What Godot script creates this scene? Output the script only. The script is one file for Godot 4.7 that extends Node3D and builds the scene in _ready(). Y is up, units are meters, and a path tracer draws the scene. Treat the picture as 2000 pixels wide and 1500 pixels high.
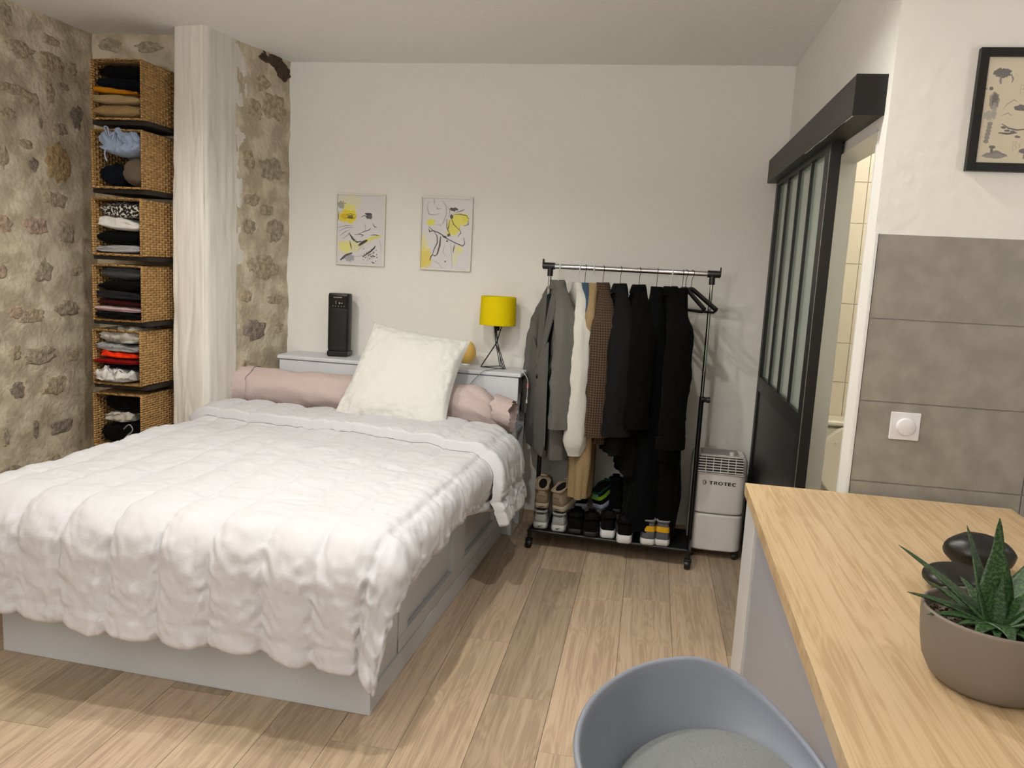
extends Node3D
# A studio bedroom: bed, clothes rail, sliding door, kitchen counter. Back wall z = 0, floor y = 0.

const CAM := Vector3(0.0, 1.53, 4.611)
const FOCAL := 1540.0
const CEIL := 2.67
const XD := 0.665        # plane of the wall with the sliding door
const ZK := 1.96         # plane of the kitchen wall
var cam_basis := Basis()
var mats := {}
var taken := {}
var rng := RandomNumberGenerator.new()
var nz := FastNoiseLite.new()

# ------------------------------------------------------------------ geometry
class Geo:
	var v := PackedVector3Array()
	var n := PackedVector3Array()
	var t := PackedVector2Array()
	var i := PackedInt32Array()
	func vert(p: Vector3, nn: Vector3, uv := Vector2.ZERO) -> int:
		v.append(p); n.append(nn); t.append(uv)
		return v.size() - 1
	func tri(a: int, b: int, c: int) -> void:
		var g := (v[b] - v[a]).cross(v[c] - v[a])
		if g.dot(n[a] + n[b] + n[c]) > 0.0:
			i.append(a); i.append(c); i.append(b)
		else:
			i.append(a); i.append(b); i.append(c)
	func quad(a: int, b: int, c: int, d: int) -> void:
		tri(a, b, c); tri(a, c, d)
	func face(a: Vector3, b: Vector3, c: Vector3, d: Vector3, nn: Vector3) -> void:
		quad(vert(a, nn, Vector2(0, 1)), vert(b, nn, Vector2(1, 1)), vert(c, nn, Vector2(1, 0)), vert(d, nn, Vector2(0, 0)))
	func box(c: Vector3, s: Vector3, b := 0.003, B := Basis()) -> void:
		var base := v.size()
		var hs := s * 0.5
		b = minf(b, minf(hs.x, minf(hs.y, hs.z)) * 0.9)
		for k in 8:
			var sg := Vector3(1 if k & 1 else -1, 1 if k & 2 else -1, 1 if k & 4 else -1)
			for ax in 3:
				var p := sg * (hs - Vector3(b, b, b))
				p[ax] = sg[ax] * hs[ax]
				var nn := Vector3.ZERO
				nn[ax] = sg[ax]
				vert(c + B * p, B * nn, Vector2(p.x + p.z, p.y))
		for ax in 3:
			var u := (ax + 1) % 3
			var w := (ax + 2) % 3
			for sg in 2:
				var q := []
				for m in [[0, 0], [1, 0], [1, 1], [0, 1]]:
					q.append(base + ((sg << ax) | (m[0] << u) | (m[1] << w)) * 3 + ax)
				quad(q[0], q[1], q[2], q[3])
			for m0 in 2:
				for m1 in 2:
					var k0: int = (m0 << u) | (m1 << w)
					var k1: int = k0 | (1 << ax)
					quad(base + k0 * 3 + u, base + k1 * 3 + u, base + k1 * 3 + w, base + k0 * 3 + w)
		for k in 8:
			tri(base + k * 3, base + k * 3 + 1, base + k * 3 + 2)
	# smooth grid; rows of equal length; wrap joins the last column to the first; out orients open sheets
	func surf(rows: Array, wrap := false, out := Vector3.ZERO, uvs := Vector2(1, 1)) -> void:
		var nr := rows.size()
		var nc: int = rows[0].size()
		var base := v.size()
		var cn := nc if wrap else nc - 1
		var acc := PackedVector3Array()
		acc.resize(nr * nc)
		var ctr := Vector3.ZERO
		for r in nr:
			for k in nc: ctr += rows[r][k]
		ctr /= float(nr * nc)
		var vol := 0.0
		for r in nr - 1:
			var ra: PackedVector3Array = rows[r]
			var rb: PackedVector3Array = rows[r + 1]
			for k in cn:
				var k2 := (k + 1) % nc
				var g := (rb[k2] - ra[k]).cross(rb[k] - ra[k2])
				acc[r * nc + k] += g
				acc[r * nc + k2] += g
				acc[(r + 1) * nc + k] += g
				acc[(r + 1) * nc + k2] += g
				if out == Vector3.ZERO: vol += g.dot(ra[k] - ctr)
				else: vol += g.dot(out)
		var sg := 1.0 if vol > 0.0 else -1.0
		for r in nr:
			for k in nc:
				v.append(rows[r][k])
				n.append((acc[r * nc + k] * sg).normalized())
				t.append(Vector2(float(k) / cn * uvs.x, float(r) / (nr - 1) * uvs.y))
		for r in nr - 1:
			for k in cn:
				var k2 := (k + 1) % nc
				var a := base + r * nc + k
				var b := base + r * nc + k2
				var c := base + (r + 1) * nc + k2
				var d := base + (r + 1) * nc + k
				if sg < 0.0:
					i.append(a); i.append(c); i.append(d); i.append(a); i.append(b); i.append(c)
				else:
					i.append(a); i.append(d); i.append(c); i.append(a); i.append(c); i.append(b)
	func cap(ring: PackedVector3Array, nn: Vector3) -> void:
		var c := Vector3.ZERO
		for p in ring: c += p
		c /= ring.size()
		var o := vert(c, nn)
		var b := v.size()
		for p in ring: vert(p, nn)
		for k in ring.size(): tri(o, b + k, b + (k + 1) % ring.size())
	func loft(rows: Array, caps := true) -> void:
		surf(rows, true)
		if caps:
			cap(rows[0], (mid(rows[0]) - mid(rows[1])).normalized())
			cap(rows[-1], (mid(rows[-1]) - mid(rows[-2])).normalized())
	func mid(ring: PackedVector3Array) -> Vector3:
		var c := Vector3.ZERO
		for p in ring: c += p
		return c / ring.size()
	func lathe(prof: Array, seg := 24, c := Vector3.ZERO, caps := true) -> void:
		var rows := []
		for p in prof:
			var r := PackedVector3Array()
			for k in seg:
				var a := TAU * k / seg
				r.append(c + Vector3(cos(a) * p[0], p[1], sin(a) * p[0]))
			rows.append(r)
		loft(rows, caps)
	func tube(pts: Array, rad: Variant, seg := 8, flat := 1.0) -> void:
		var rows := []
		var up := Vector3.UP
		var prev := Vector3.ZERO
		for k in pts.size():
			var p: Vector3 = pts[k]
			var d: Vector3 = (pts[mini(k + 1, pts.size() - 1)] - pts[maxi(k - 1, 0)]).normalized()
			var x := prev - d * prev.dot(d) if k > 0 else (Vector3.FORWARD if absf(d.z) < 0.9 else Vector3.RIGHT) - d * (Vector3.FORWARD if absf(d.z) < 0.9 else Vector3.RIGHT).dot(d)
			x = x.normalized()
			prev = x
			var y := d.cross(x)
			var r: float = rad[k] if rad is Array else rad
			var ring := PackedVector3Array()
			for s in seg:
				var a := TAU * s / seg
				ring.append(p + x * cos(a) * r + y * sin(a) * r * flat)
			rows.append(ring)
		loft(rows)
	# polygon (x, y) pushed along z from z0 to z1
	func prism(poly: PackedVector2Array, z0: float, z1: float, T := Transform3D()) -> void:
		var idx := Geometry2D.triangulate_polygon(poly)
		for z in [z0, z1]:
			var nn := T.basis * Vector3(0, 0, 1 if (z == maxf(z0, z1)) else -1)
			var b := v.size()
			for p in poly: vert(T * Vector3(p.x, p.y, z), nn, p)
			for k in range(0, idx.size(), 3): tri(b + idx[k], b + idx[k + 1], b + idx[k + 2])
		var cw := Geometry2D.is_polygon_clockwise(poly)
		for k in poly.size():
			var p := poly[k]
			var q := poly[(k + 1) % poly.size()]
			var e := (q - p).normalized()
			var nn := Vector3(e.y, -e.x, 0) * (-1.0 if cw else 1.0)
			face(T * Vector3(p.x, p.y, z0), T * Vector3(q.x, q.y, z0), T * Vector3(q.x, q.y, z1), T * Vector3(p.x, p.y, z1), T.basis * nn)
	func mesh() -> ArrayMesh:
		var a := []
		a.resize(Mesh.ARRAY_MAX)
		a[Mesh.ARRAY_VERTEX] = v
		a[Mesh.ARRAY_NORMAL] = n
		a[Mesh.ARRAY_TEX_UV] = t
		a[Mesh.ARRAY_INDEX] = i
		var m := ArrayMesh.new()
		m.add_surface_from_arrays(Mesh.PRIMITIVE_TRIANGLES, a)
		return m

# ------------------------------------------------------------------ scene helpers
func numbered(called: String) -> String:
	if not taken.has(called):
		taken[called] = 0
		return called
	taken[called] += 1
	return "%s_%03d" % [called, taken[called]]

func tag(o: Node, label: String, category: String, group := "") -> Node:
	o.set_meta("label", label)
	o.set_meta("category", category)
	if group: o.set_meta("group", group)
	return o

func thing(called: String, label: String, category: String, at := Vector3.ZERO, turn := 0.0, group := "") -> Node3D:
	var o := Node3D.new()
	o.name = numbered(called)
	add_child(o)
	o.position = at
	o.rotation.y = turn
	tag(o, label, category, group)
	return o

func part(parent: Node, called: String, g: Variant, m: Material, T := Transform3D()) -> MeshInstance3D:
	var o := MeshInstance3D.new()
	o.name = numbered(called) if parent == self else called
	o.mesh = g.mesh() if g is Geo else g
	o.material_override = m
	o.transform = T
	parent.add_child(o, true)
	return o

func struct(called: String, g: Variant, m: Material, T := Transform3D()) -> MeshInstance3D:
	var o := part(self, called, g, m, T)
	o.set_meta("kind", "structure")
	return o

func bx(c: Vector3, s: Vector3, b := 0.003, B := Basis()) -> Geo:
	var g := Geo.new()
	g.box(c, s, b, B)
	return g

func tb(pts: Array, rad: Variant, seg := 8, flat := 1.0) -> Geo:
	var g := Geo.new()
	g.tube(pts, rad, seg, flat)
	return g

func lt(prof: Array, seg := 24, c := Vector3.ZERO) -> Geo:
	var g := Geo.new()
	g.lathe(prof, seg, c)
	return g

func hit(px: float, py: float, axis: int, val: float) -> Vector3:   # a pixel of the photograph to a point on a plane
	var d := cam_basis * Vector3((px - 1000.0) / FOCAL, -(py - 750.0) / FOCAL, -1.0)
	return CAM + d * ((val - CAM[axis]) / d[axis])

func curve(ctrl: Array, m := 6) -> Array:                            # Catmull-Rom through points
	var out := []
	for k in ctrl.size() - 1:
		var a: Vector3 = ctrl[maxi(k - 1, 0)]
		var b: Vector3 = ctrl[k]
		var c: Vector3 = ctrl[k + 1]
		var d: Vector3 = ctrl[mini(k + 2, ctrl.size() - 1)]
		for s in m:
			out.append(b.cubic_interpolate(c, a, d, float(s) / m))
	out.append(ctrl[-1])
	return out

func nse(x: float, y: float, z := 0.0) -> float: return nz.get_noise_3d(x, y, z)

# ------------------------------------------------------------------ materials
func mat(key: String, col: Color, rough := 0.8, metal := 0.0) -> StandardMaterial3D:
	if mats.has(key): return mats[key]
	var m := StandardMaterial3D.new()
	m.albedo_color = col
	m.roughness = rough
	m.metallic = metal
	mats[key] = m
	return m

func noise_image(w: int, h: int, freq: float, sx := 1, sy := 1, sd := 1, oct := 4) -> Image:
	var f := FastNoiseLite.new()
	f.seed = sd
	f.frequency = freq
	f.fractal_octaves = oct
	f.noise_type = FastNoiseLite.TYPE_SIMPLEX_SMOOTH
	var im := f.get_seamless_image(w / sx, h / sy)
	if sx != 1 or sy != 1: im.resize(w, h, Image.INTERPOLATE_CUBIC)
	im.convert(Image.FORMAT_RGB8)
	return im

func ramp(im: Image, a: Color, b: Color, lo := 0.25, hi := 0.75) -> Image:
	var o := Image.create(im.get_width(), im.get_height(), false, Image.FORMAT_RGB8)
	for y in im.get_height():
		for x in im.get_width():
			o.set_pixel(x, y, a.lerp(b, clampf((im.get_pixel(x, y).r - lo) / (hi - lo), 0, 1)))
	return o

func tx(im: Image, mip := true) -> ImageTexture:
	var c := im
	if mip: c.generate_mipmaps()
	return ImageTexture.create_from_image(c)

func bump(im: Image, s: float) -> ImageTexture:
	var c := im.duplicate() as Image
	c.convert(Image.FORMAT_RGB8)
	c.bump_map_to_normal_map(s)
	return tx(c)

func triplanar(m: StandardMaterial3D, scale: Vector3, world := false) -> StandardMaterial3D:
	m.uv1_triplanar = true
	m.uv1_world_triplanar = world
	m.uv1_scale = scale
	m.uv1_triplanar_sharpness = 4.0
	return m

var cloth_normal: ImageTexture
var weave_normal: ImageTexture
func cloth(key: String, col: Color, rough := 0.95, rim := 0.25) -> StandardMaterial3D:
	if mats.has(key): return mats[key]
	var m := mat(key, col, rough)
	m.normal_enabled = true
	m.normal_texture = cloth_normal
	m.normal_scale = 0.35
	if rim > 0.0:
		m.rim_enabled = true
		m.rim = rim
		m.rim_tint = 0.6
	triplanar(m, Vector3(7, 7, 7))
	m.metallic_specular = 0.25
	return m

func make_materials() -> void:
	var n1 := noise_image(256, 256, 0.05, 1, 1, 11)
	cloth_normal = bump(n1, 6.0)
	# white paint
	var w := mat("paint", Color(0.895, 0.887, 0.865), 0.75)
	w.normal_enabled = true
	w.normal_texture = bump(noise_image(256, 256, 0.04, 1, 1, 5), 2.0)
	w.normal_scale = 0.25
	triplanar(w, Vector3(1.5, 1.5, 1.5), true)
	var cl: StandardMaterial3D = w.duplicate()
	cl.albedo_color = Color(0.925, 0.92, 0.905)
	mats["ceiling"] = cl
	# oak planks: grain along z
	var fine := noise_image(512, 512, 0.09, 1, 16, 21, 3)
	var coarse := noise_image(512, 512, 0.022, 1, 5, 22, 3)
	var knot := noise_image(512, 512, 0.008, 1, 2, 23, 2)
	var wood := Image.create(512, 512, false, Image.FORMAT_RGB8)
	var top := Image.create(512, 512, false, Image.FORMAT_RGB8)
	var hgt := Image.create(512, 512, false, Image.FORMAT_RGB8)
	for y in 512:
		for x in 512:
			var f := fine.get_pixel(x, y).r
			var c := coarse.get_pixel(x, y).r
			var k := knot.get_pixel(x, y).r
			var ring := 0.5 + 0.5 * sin(k * 26.0 + c * 4.0)
			var g := clampf(0.34 * f + 0.48 * c + 0.18 * ring, 0, 1)
			var s := smoothstep(0.28, 0.72, g)
			wood.set_pixel(x, y, Color(0.635, 0.56, 0.48).lerp(Color(0.725, 0.65, 0.565), s))
			top.set_pixel(x, y, Color(0.70, 0.59, 0.44).lerp(Color(0.775, 0.675, 0.53), smoothstep(0.25, 0.65, g)))
			hgt.set_pixel(x, y, Color(f, f, f))
	var wood_tx := tx(wood)
	var wood_n := bump(hgt, 1.5)
	for k in 12:
		rng.seed = 400 + k
		var m := StandardMaterial3D.new()
		var tint := rng.randf_range(0.90, 1.06)
		m.albedo_color = Color(tint, tint * rng.randf_range(0.985, 1.0), tint * rng.randf_range(0.965, 1.0))
		m.albedo_texture = wood_tx
		m.normal_enabled = true
		m.normal_texture = wood_n
		m.normal_scale = 0.3
		m.roughness = 0.5
		triplanar(m, Vector3(2.6, 2.6, 0.55), true)
		m.uv1_offset = Vector3(rng.randf(), rng.randf(), rng.randf())
		mats["plank%d" % k] = m
	var ct := StandardMaterial3D.new()
	ct.albedo_texture = tx(top)
	ct.normal_enabled = true
	ct.normal_texture = wood_n
	ct.normal_scale = 0.25
	ct.roughness = 0.42
	triplanar(ct, Vector3(3.4, 3.4, 0.5), true)
	mats["oak_top"] = ct
	var bb: StandardMaterial3D = ct.duplicate()
	bb.albedo_texture = wood_tx
	bb.uv1_scale = Vector3(0.7, 2.0, 2.0)
	mats["oak_skirting"] = bb
	# lime mortar and stones
	var mo := noise_image(512, 512, 0.012, 1, 1, 31, 5)
	var mo2 := noise_image(512, 512, 0.06, 1, 1, 32, 4)
	var mort := ramp(mo, Color(0.69, 0.64, 0.555), Color(0.81, 0.77, 0.685), 0.3, 0.7)
	var mm := StandardMaterial3D.new()
	mm.albedo_texture = tx(mort)
	mm.normal_enabled = true
	mm.normal_texture = bump(mo2, 5.0)
	mm.normal_scale = 0.35
	mm.roughness = 0.95
	triplanar(mm, Vector3(0.9, 0.9, 0.9), true)
	mats["mortar"] = mm
	var rough_n := bump(noise_image(256, 256, 0.035, 1, 1, 33, 5), 7.0)
	var stone_tx := tx(ramp(noise_image(256, 256, 0.03, 1, 1, 34, 5), Color(0.84, 0.84, 0.84), Color(1, 1, 1), 0.3, 0.65))
	for a in [["tan", Color(0.715, 0.655, 0.555)], ["grey", Color(0.69, 0.64, 0.555)], ["dark", Color(0.575, 0.53, 0.48)], ["ochre", Color(0.69, 0.59, 0.435)], ["pink", Color(0.71, 0.62, 0.54)], ["brown", Color(0.30, 0.24, 0.19)]]:
		var m := StandardMaterial3D.new()
		m.albedo_color = a[1]
		m.albedo_texture = stone_tx
		m.normal_enabled = true
		m.normal_texture = rough_n
		m.normal_scale = 0.9
		m.roughness = 0.95
		triplanar(m, Vector3(3, 3, 3), true)
		mats["stone_" + a[0]] = m
	# limewashed post: grain along y
	var pg := noise_image(512, 512, 0.022, 1, 7, 41, 4)
	var pm := StandardMaterial3D.new()
	pm.albedo_texture = tx(ramp(pg, Color(0.85, 0.832, 0.797), Color(0.872, 0.857, 0.825), 0.25, 0.6))
	pm.normal_enabled = true
	pm.normal_texture = bump(pg, 5.0)
	pm.normal_scale = 0.22
	pm.roughness = 0.9
	triplanar(pm, Vector3(2.2, 0.8, 2.2), true)
	mats["post"] = pm
	# grey concrete-look tile
	var tg := noise_image(512, 512, 0.012, 1, 1, 51, 5)
	var tm := StandardMaterial3D.new()
	tm.albedo_texture = tx(ramp(tg, Color(0.535, 0.515, 0.485), Color(0.59, 0.57, 0.535), 0.2, 0.8))
	tm.roughness = 0.6
	triplanar(tm, Vector3(1.6, 1.6, 1.6), true)
	mats["grey_tile"] = tm
	# woven rush
	var wk := Image.create(256, 256, false, Image.FORMAT_RGB8)
	var wh := Image.create(256, 256, false, Image.FORMAT_RGB8)
	rng.seed = 77
	var tone := []
	for k in 32 * 32: tone.append(rng.randf())
	var wn := noise_image(256, 256, 0.08, 1, 1, 61, 3)
	for y in 256:
		for x in 256:
			var cx := x / 16
			var cy := y / 8
			var fx := (x % 16) / 16.0
			var fy := (y % 8) / 8.0
			var over := (cx + cy) % 2 == 0
			var h := sin(fx * PI) * (0.55 + 0.45 * sin(fy * PI)) if over else 0.35 * sin(fy * PI)
			var tn: float = tone[cy * 16 + cx] * 0.35 + wn.get_pixel(x, y).r * 0.35 + 0.2 + (0.12 if over else 0.0)
			wk.set_pixel(x, y, Color(0.50, 0.36, 0.19).lerp(Color(0.87, 0.69, 0.43), clampf(tn, 0, 1)))
			wh.set_pixel(x, y, Color(h, h, h))
	var rm := StandardMaterial3D.new()
	rm.albedo_texture = tx(wk)
	rm.normal_enabled = true
	rm.normal_texture = bump(wh, 14.0)
	rm.normal_scale = 1.0
	rm.roughness = 0.75
	triplanar(rm, Vector3(2.5, 2.5, 2.5))
	mats["rush"] = rm
	# houndstooth tweed
	var ht := Image.create(64, 64, false, Image.FORMAT_RGB8)
	for y in 64:
		for x in 64:
			var a := (x % 16) < 8
			var b := (y % 16) < 8
			var d := ((x + y) % 8) < 4
			var dark := (a and b) or (a != b and d)
			ht.set_pixel(x, y, Color(0.11, 0.08, 0.06) if dark else Color(0.35, 0.26, 0.175))
	var hm := mat("houndstooth", Color.WHITE, 0.95)
	hm.albedo_texture = tx(ht)
	hm.normal_enabled = true
	hm.normal_texture = cloth_normal
	hm.normal_scale = 0.3
	triplanar(hm, Vector3(19, 19, 19))
	# black and white patterned knit
	var pt := ramp(noise_image(128, 128, 0.09, 1, 1, 71, 2), Color(0.03, 0.03, 0.035), Color(0.75, 0.73, 0.68), 0.52, 0.6)
	var pk := mat("patterned", Color.WHITE, 0.95)
	pk.albedo_texture = tx(pt)
	triplanar(pk, Vector3(5, 5, 5))
	# speckled succulent leaf
	var lf := mat("leaf", Color.WHITE, 0.45)
	lf.albedo_texture = tx(ramp(noise_image(256, 256, 0.12, 1, 1, 81, 2), Color(0.10, 0.20, 0.10), Color(0.24, 0.37, 0.19), 0.35, 0.65))
	triplanar(lf, Vector3(5, 5, 5))

# ------------------------------------------------------------------ main
func _ready() -> void:
	nz.seed = 3
	nz.frequency = 1.0
	nz.fractal_octaves = 3
	# camera
	var cam := Camera3D.new()
	cam.name = "camera"
	cam.position = CAM
	cam.rotation_degrees = Vector3(-8.423, 9.699, 2.964)
	cam.fov = rad_to_deg(2.0 * atan(750.0 / FOCAL))
	cam.near = 0.05
	add_child(cam)
	cam.current = true
	cam_basis = Basis.from_euler(cam.rotation)
	# environment: an enclosed room at night, lit by unseen lamps and one added fill lamp
	var we := WorldEnvironment.new()
	we.name = "environment"
	var env := Environment.new()
	env.background_mode = Environment.BG_COLOR
	env.background_color = Color(0.02, 0.02, 0.025)
	env.tonemap_mode = Environment.TONE_MAPPER_LINEAR
	env.tonemap_exposure = 1.0
	env.sdfgi_enabled = true
	env.ssao_enabled = true
	env.ssil_enabled = true
	we.environment = env
	add_child(we)
	make_materials()
	# recessed ceiling spots, out of view, placed to light the bed, walls and floor
	ceiling_spot(Vector3(-1.85, 1.9, 1.75), "above the duvet beside the stone wall")
	ceiling_spot(Vector3(-0.9, 2.35, 2.05), "above the foot of the bed")
	ceiling_spot(Vector3(-0.1, 2.14, 1.5), "above the floor between bed and doorway")
	ceiling_spot(Vector3(-1.85, 4.2, 0.25), "behind the bed foot near the stone wall")
	ceiling_spot(Vector3(-0.6, 4.4, 0.25), "in the middle of the unseen half of the room")
	ceiling_spot(Vector3(0.7, 5.0, 0.25), "above the end of the kitchen counter")
	unseen_pendant_lamp()
	uplighter()
	build_room()
	build_stone_walls()
	build_bathroom()
	build_door()
	build_bed()
	build_headboard()
	build_duvet()
	build_pillows()
	build_shelf_items()
	build_pictures()
	build_baskets()
	build_rack()
	build_shoes()
	build_dehumidifier()
	build_counter()
	build_plant()
	build_chair()

# ------------------------------------------------------------------ lights
func ceiling_spot(p: Vector3, where: String) -> void:          # x, z and strength
	var o := thing("unseen_ceiling_spotlight", "unseen round white recessed ceiling spotlight, lit, " + where, "spotlight", Vector3(p.x, CEIL, p.y), 0, "recessed ceiling spotlights")
	part(o, "trim_ring", lt([[0.032, -0.001], [0.045, -0.001], [0.045, -0.006], [0.04, -0.009], [0.034, -0.009], [0.032, -0.001]], 24), mat("white_plastic", Color(0.87, 0.87, 0.86), 0.4))
	var em := mat("spot_glow", Color(1, 0.95, 0.86), 0.5)
	em.emission_enabled = true
	em.emission = Color(1.0, 0.90, 0.76)
	em.emission_energy_multiplier = 6.0
	part(o, "lamp_lens", lt([[0.031, -0.0015], [0.031, -0.004]], 20), em)
	var l := SpotLight3D.new()
	l.name = "spot_light"
	l.light_color = Color(1.0, 0.985, 0.95)
	l.light_energy = p.z
	l.light_size = 0.03
	l.spot_range = 12.0
	l.spot_attenuation = 2.0
	l.spot_angle = 76.0
	l.spot_angle_attenuation = 0.6
	l.shadow_enabled = true
	l.rotation_degrees.x = -90
	l.position = Vector3(0, -0.012, 0)
	o.add_child(l)

func uplighter() -> void:  # added fill lamp behind the camera, brightens the ceiling by bounce
	var o := thing("added_fill_lamp", "added fill uplighter with white bowl behind the camera, brightening the ceiling", "lamp", Vector3(-1.3, 0, 5.3))
	part(o, "base", lt([[0.13, 0.0], [0.13, 0.015], [0.02, 0.025]], 28), mat("black_metal", Color(0.035, 0.035, 0.037), 0.45))
	part(o, "pole", tb([Vector3(0, 0.02, 0), Vector3(0, 1.70, 0)], 0.011, 12), mat("black_metal", Color.BLACK))
	part(o, "lamp_bowl", lt([[0.02, 1.69], [0.10, 1.72], [0.145, 1.77], [0.15, 1.79], [0.14, 1.785], [0.09, 1.735], [0.01, 1.72]], 32), mat("white_plastic", Color(0.87, 0.87, 0.86), 0.4))
	var em := mat("bulb_glow", Color(1, 0.95, 0.86), 0.5)
	em.emission_enabled = true
	em.emission = Color(1.0, 0.9, 0.78)
	em.emission_energy_multiplier = 6.0
	part(o, "bulb", lt([[0.006, 1.735], [0.03, 1.755], [0.03, 1.77], [0.004, 1.785]], 18), em)
	var l := OmniLight3D.new()
	l.name = "fill_uplight"
	l.light_color = Color(1.0, 0.99, 0.985)
	l.light_energy = 6.0
	l.light_size = 0.08
	l.omni_range = 12.0
	l.omni_attenuation = 2.0
	l.shadow_enabled = true
	l.position = Vector3(0, 1.765, 0)
	o.add_child(l)

func unseen_pendant_lamp() -> void:  # out of view, placed to light the worktop from the kitchen side
	var o := thing("unseen_pendant_lamp", "unseen globe pendant lamp out of view, lighting the worktop and succulent", "lamp", Vector3(1.9, 1.78, 2.9))
	part(o, "ceiling_rose", lt([[0.04, 0.872], [0.05, 0.885], [0.05, 0.89]], 20), mat("black_metal", Color(0.035, 0.035, 0.037), 0.45))
	part(o, "cord", tb([Vector3(0, 0.88, 0), Vector3(0, 0.09, 0)], 0.003, 6), mat("black_metal", Color.BLACK))
	part(o, "socket", lt([[0.018, 0.045], [0.022, 0.05], [0.022, 0.095], [0.01, 0.1]], 16), mat("black_metal", Color.BLACK))
	var em := mat("bulb_glow", Color(1, 0.95, 0.86), 0.5)
	em.emission_enabled = true
	em.emission = Color(1.0, 0.9, 0.78)
	em.emission_energy_multiplier = 6.0
	var pr := []
	for k in 13: pr.append([maxf(0.001, 0.045 * sin(PI * k / 12.0)), -0.045 * cos(PI * k / 12.0)])
	part(o, "bulb", lt(pr, 20), em)
	var l := OmniLight3D.new()
	l.name = "bulb_light"
	l.light_color = Color(1.0, 0.995, 1.0)
	l.light_energy = 0.25
	l.light_size = 0.04
	l.omni_range = 12.0
	l.omni_attenuation = 2.0
	l.shadow_enabled = true
	o.add_child(l)

# ------------------------------------------------------------------ room shell
func build_room() -> void:
	var paint: Material = mats["paint"]
	var fl := struct("floor", bx(Vector3(-0.2, -0.07, 3.05), Vector3(6.8, 0.116, 6.5), 0.0), mat("screed", Color(0.36, 0.31, 0.26), 0.9))
	var joints := {-2: 1.588, -1: 1.99, 0: 1.04, 1: 0.983, 2: 0.75}
	var shared := {}
	rng.seed = 9
	for k in range(-14, 16):
		var x0 := -0.25 + 0.2205 * k
		var off: float = joints[k] if joints.has(k) else fposmod(k * 0.467, 1.25) + 0.05
		off = fposmod(off, 1.25) - 1.25
		var last := -1
		while off < 6.2:
			var z0 := maxf(off, 0.0)
			var z1 := minf(off + 1.25, 6.2)
			off += 1.25
			if z1 - z0 < 0.02: continue
			var key := roundi((z1 - z0) * 1000)
			if not shared.has(key): shared[key] = bx(Vector3.ZERO, Vector3(0.2197, 0.012, z1 - z0 - 0.0008), 0.0012).mesh()
			var pick := rng.randi() % 12
			if pick == last: pick = (pick + 5) % 12
			last = pick
			part(fl, "plank", shared[key], mats["plank%d" % pick], Transform3D(Basis(), Vector3(x0 + 0.11025, -0.006, (z0 + z1) / 2)))
	struct("ceiling", bx(Vector3(-0.2, CEIL + 0.06, 3.05), Vector3(6.8, 0.12, 6.5), 0.0), mats["ceiling"])
	struct("wall_back", bx(Vector3(-0.02, CEIL / 2, -0.06), Vector3(4.6, CEIL, 0.12), 0.0), paint)
	# wall with the doorway: three pieces in one mesh
	var g := Geo.new()
	g.box(Vector3(XD + 0.05, CEIL / 2, 0.575), Vector3(0.1, CEIL, 1.15), 0.0)
	g.box(Vector3(XD + 0.05, (CEIL + 2.03) / 2, 1.51), Vector3(0.1, CEIL - 2.03, 0.72), 0.0)
	struct("wall_right", g, paint)
	g = Geo.new()
	g.box(Vector3(1.83, CEIL / 2, 1.915), Vector3(2.33, CEIL, 0.09), 0.0)
	var wk := struct("wall_kitchen", g, paint)
	struct("wall_east", bx(Vector3(3.05, CEIL / 2, 4.05), Vector3(0.12, CEIL, 4.4), 0.0), paint)
	struct("wall_front", bx(Vector3(-0.2, CEIL / 2, 6.26), Vector3(6.8, CEIL, 0.12), 0.0), paint)
	# grey tiles on the kitchen wall
	for r in 7:
		var y1 := 1.691 - 0.262 * r
		var y0 := maxf(y1 - 0.262, 0.0)
		if y1 - y0 < 0.03: continue
		for c in 5:
			var x0 := 0.674 + 0.51 * c
			var x1 := minf(x0 + 0.51, 2.98)
			part(wk, "tile", bx(Vector3((x0 + x1) / 2, (y0 + y1) / 2, ZK + 0.005), Vector3(x1 - x0 - 0.003, y1 - y0 - 0.003, 0.010), 0.0012), mats["grey_tile"])
	part(wk, "grout", bx(Vector3(1.83, 0.845, ZK + 0.0025), Vector3(2.31, 1.69, 0.005), 0.0), mat("grout", Color(0.66, 0.64, 0.61), 0.9))
	part(wk, "edge_trim", bx(Vector3(0.669, 0.846, ZK + 0.006), Vector3(0.009, 1.694, 0.013), 0.001), mat("white_plastic", Color.WHITE))
	# skirting in the colour of the floor
	struct("baseboard_back", bx(Vector3(-0.77, 0.037, 0.006), Vector3(2.86, 0.074, 0.012), 0.002), mats["oak_skirting"])

func blob(ctr: Vector3, ux: Vector3, uy: Vector3, nn: Vector3, hw: float, hh: float, tall: float, sd: float) -> Geo:
	var g := Geo.new()
	var rows := []
	for q in [[1.06, -0.006], [0.96, 0.3], [0.8, 0.75], [0.5, 0.95], [0.2, 1.0], [0.01, 1.0]]:
		var ring := PackedVector3Array()
		for k in 22:
			var a := TAU * k / 22
			var sq := 1.0 / pow(pow(absf(cos(a)), 2.5) + pow(absf(sin(a)), 2.5), 1.0 / 2.5)
			var rr: float = q[0] * sq * (0.92 + 0.45 * nse(cos(a) * 1.5 + sd * 7.1, sin(a) * 1.5, sd))
			var p := ctr + ux * (cos(a) * hw * rr) + uy * (sin(a) * hh * rr)
			var hgt: float = tall * q[1] if q[1] > 0 else q[1]
			ring.append(p + nn * (hgt + 0.35 * tall * nse(p.x * 25 + sd, p.y * 25, p.z * 25) * minf(1.0, (1.06 - q[0]) * 8)))
		rows.append(ring)
	g.surf(rows, true, nn)
	return g

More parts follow.
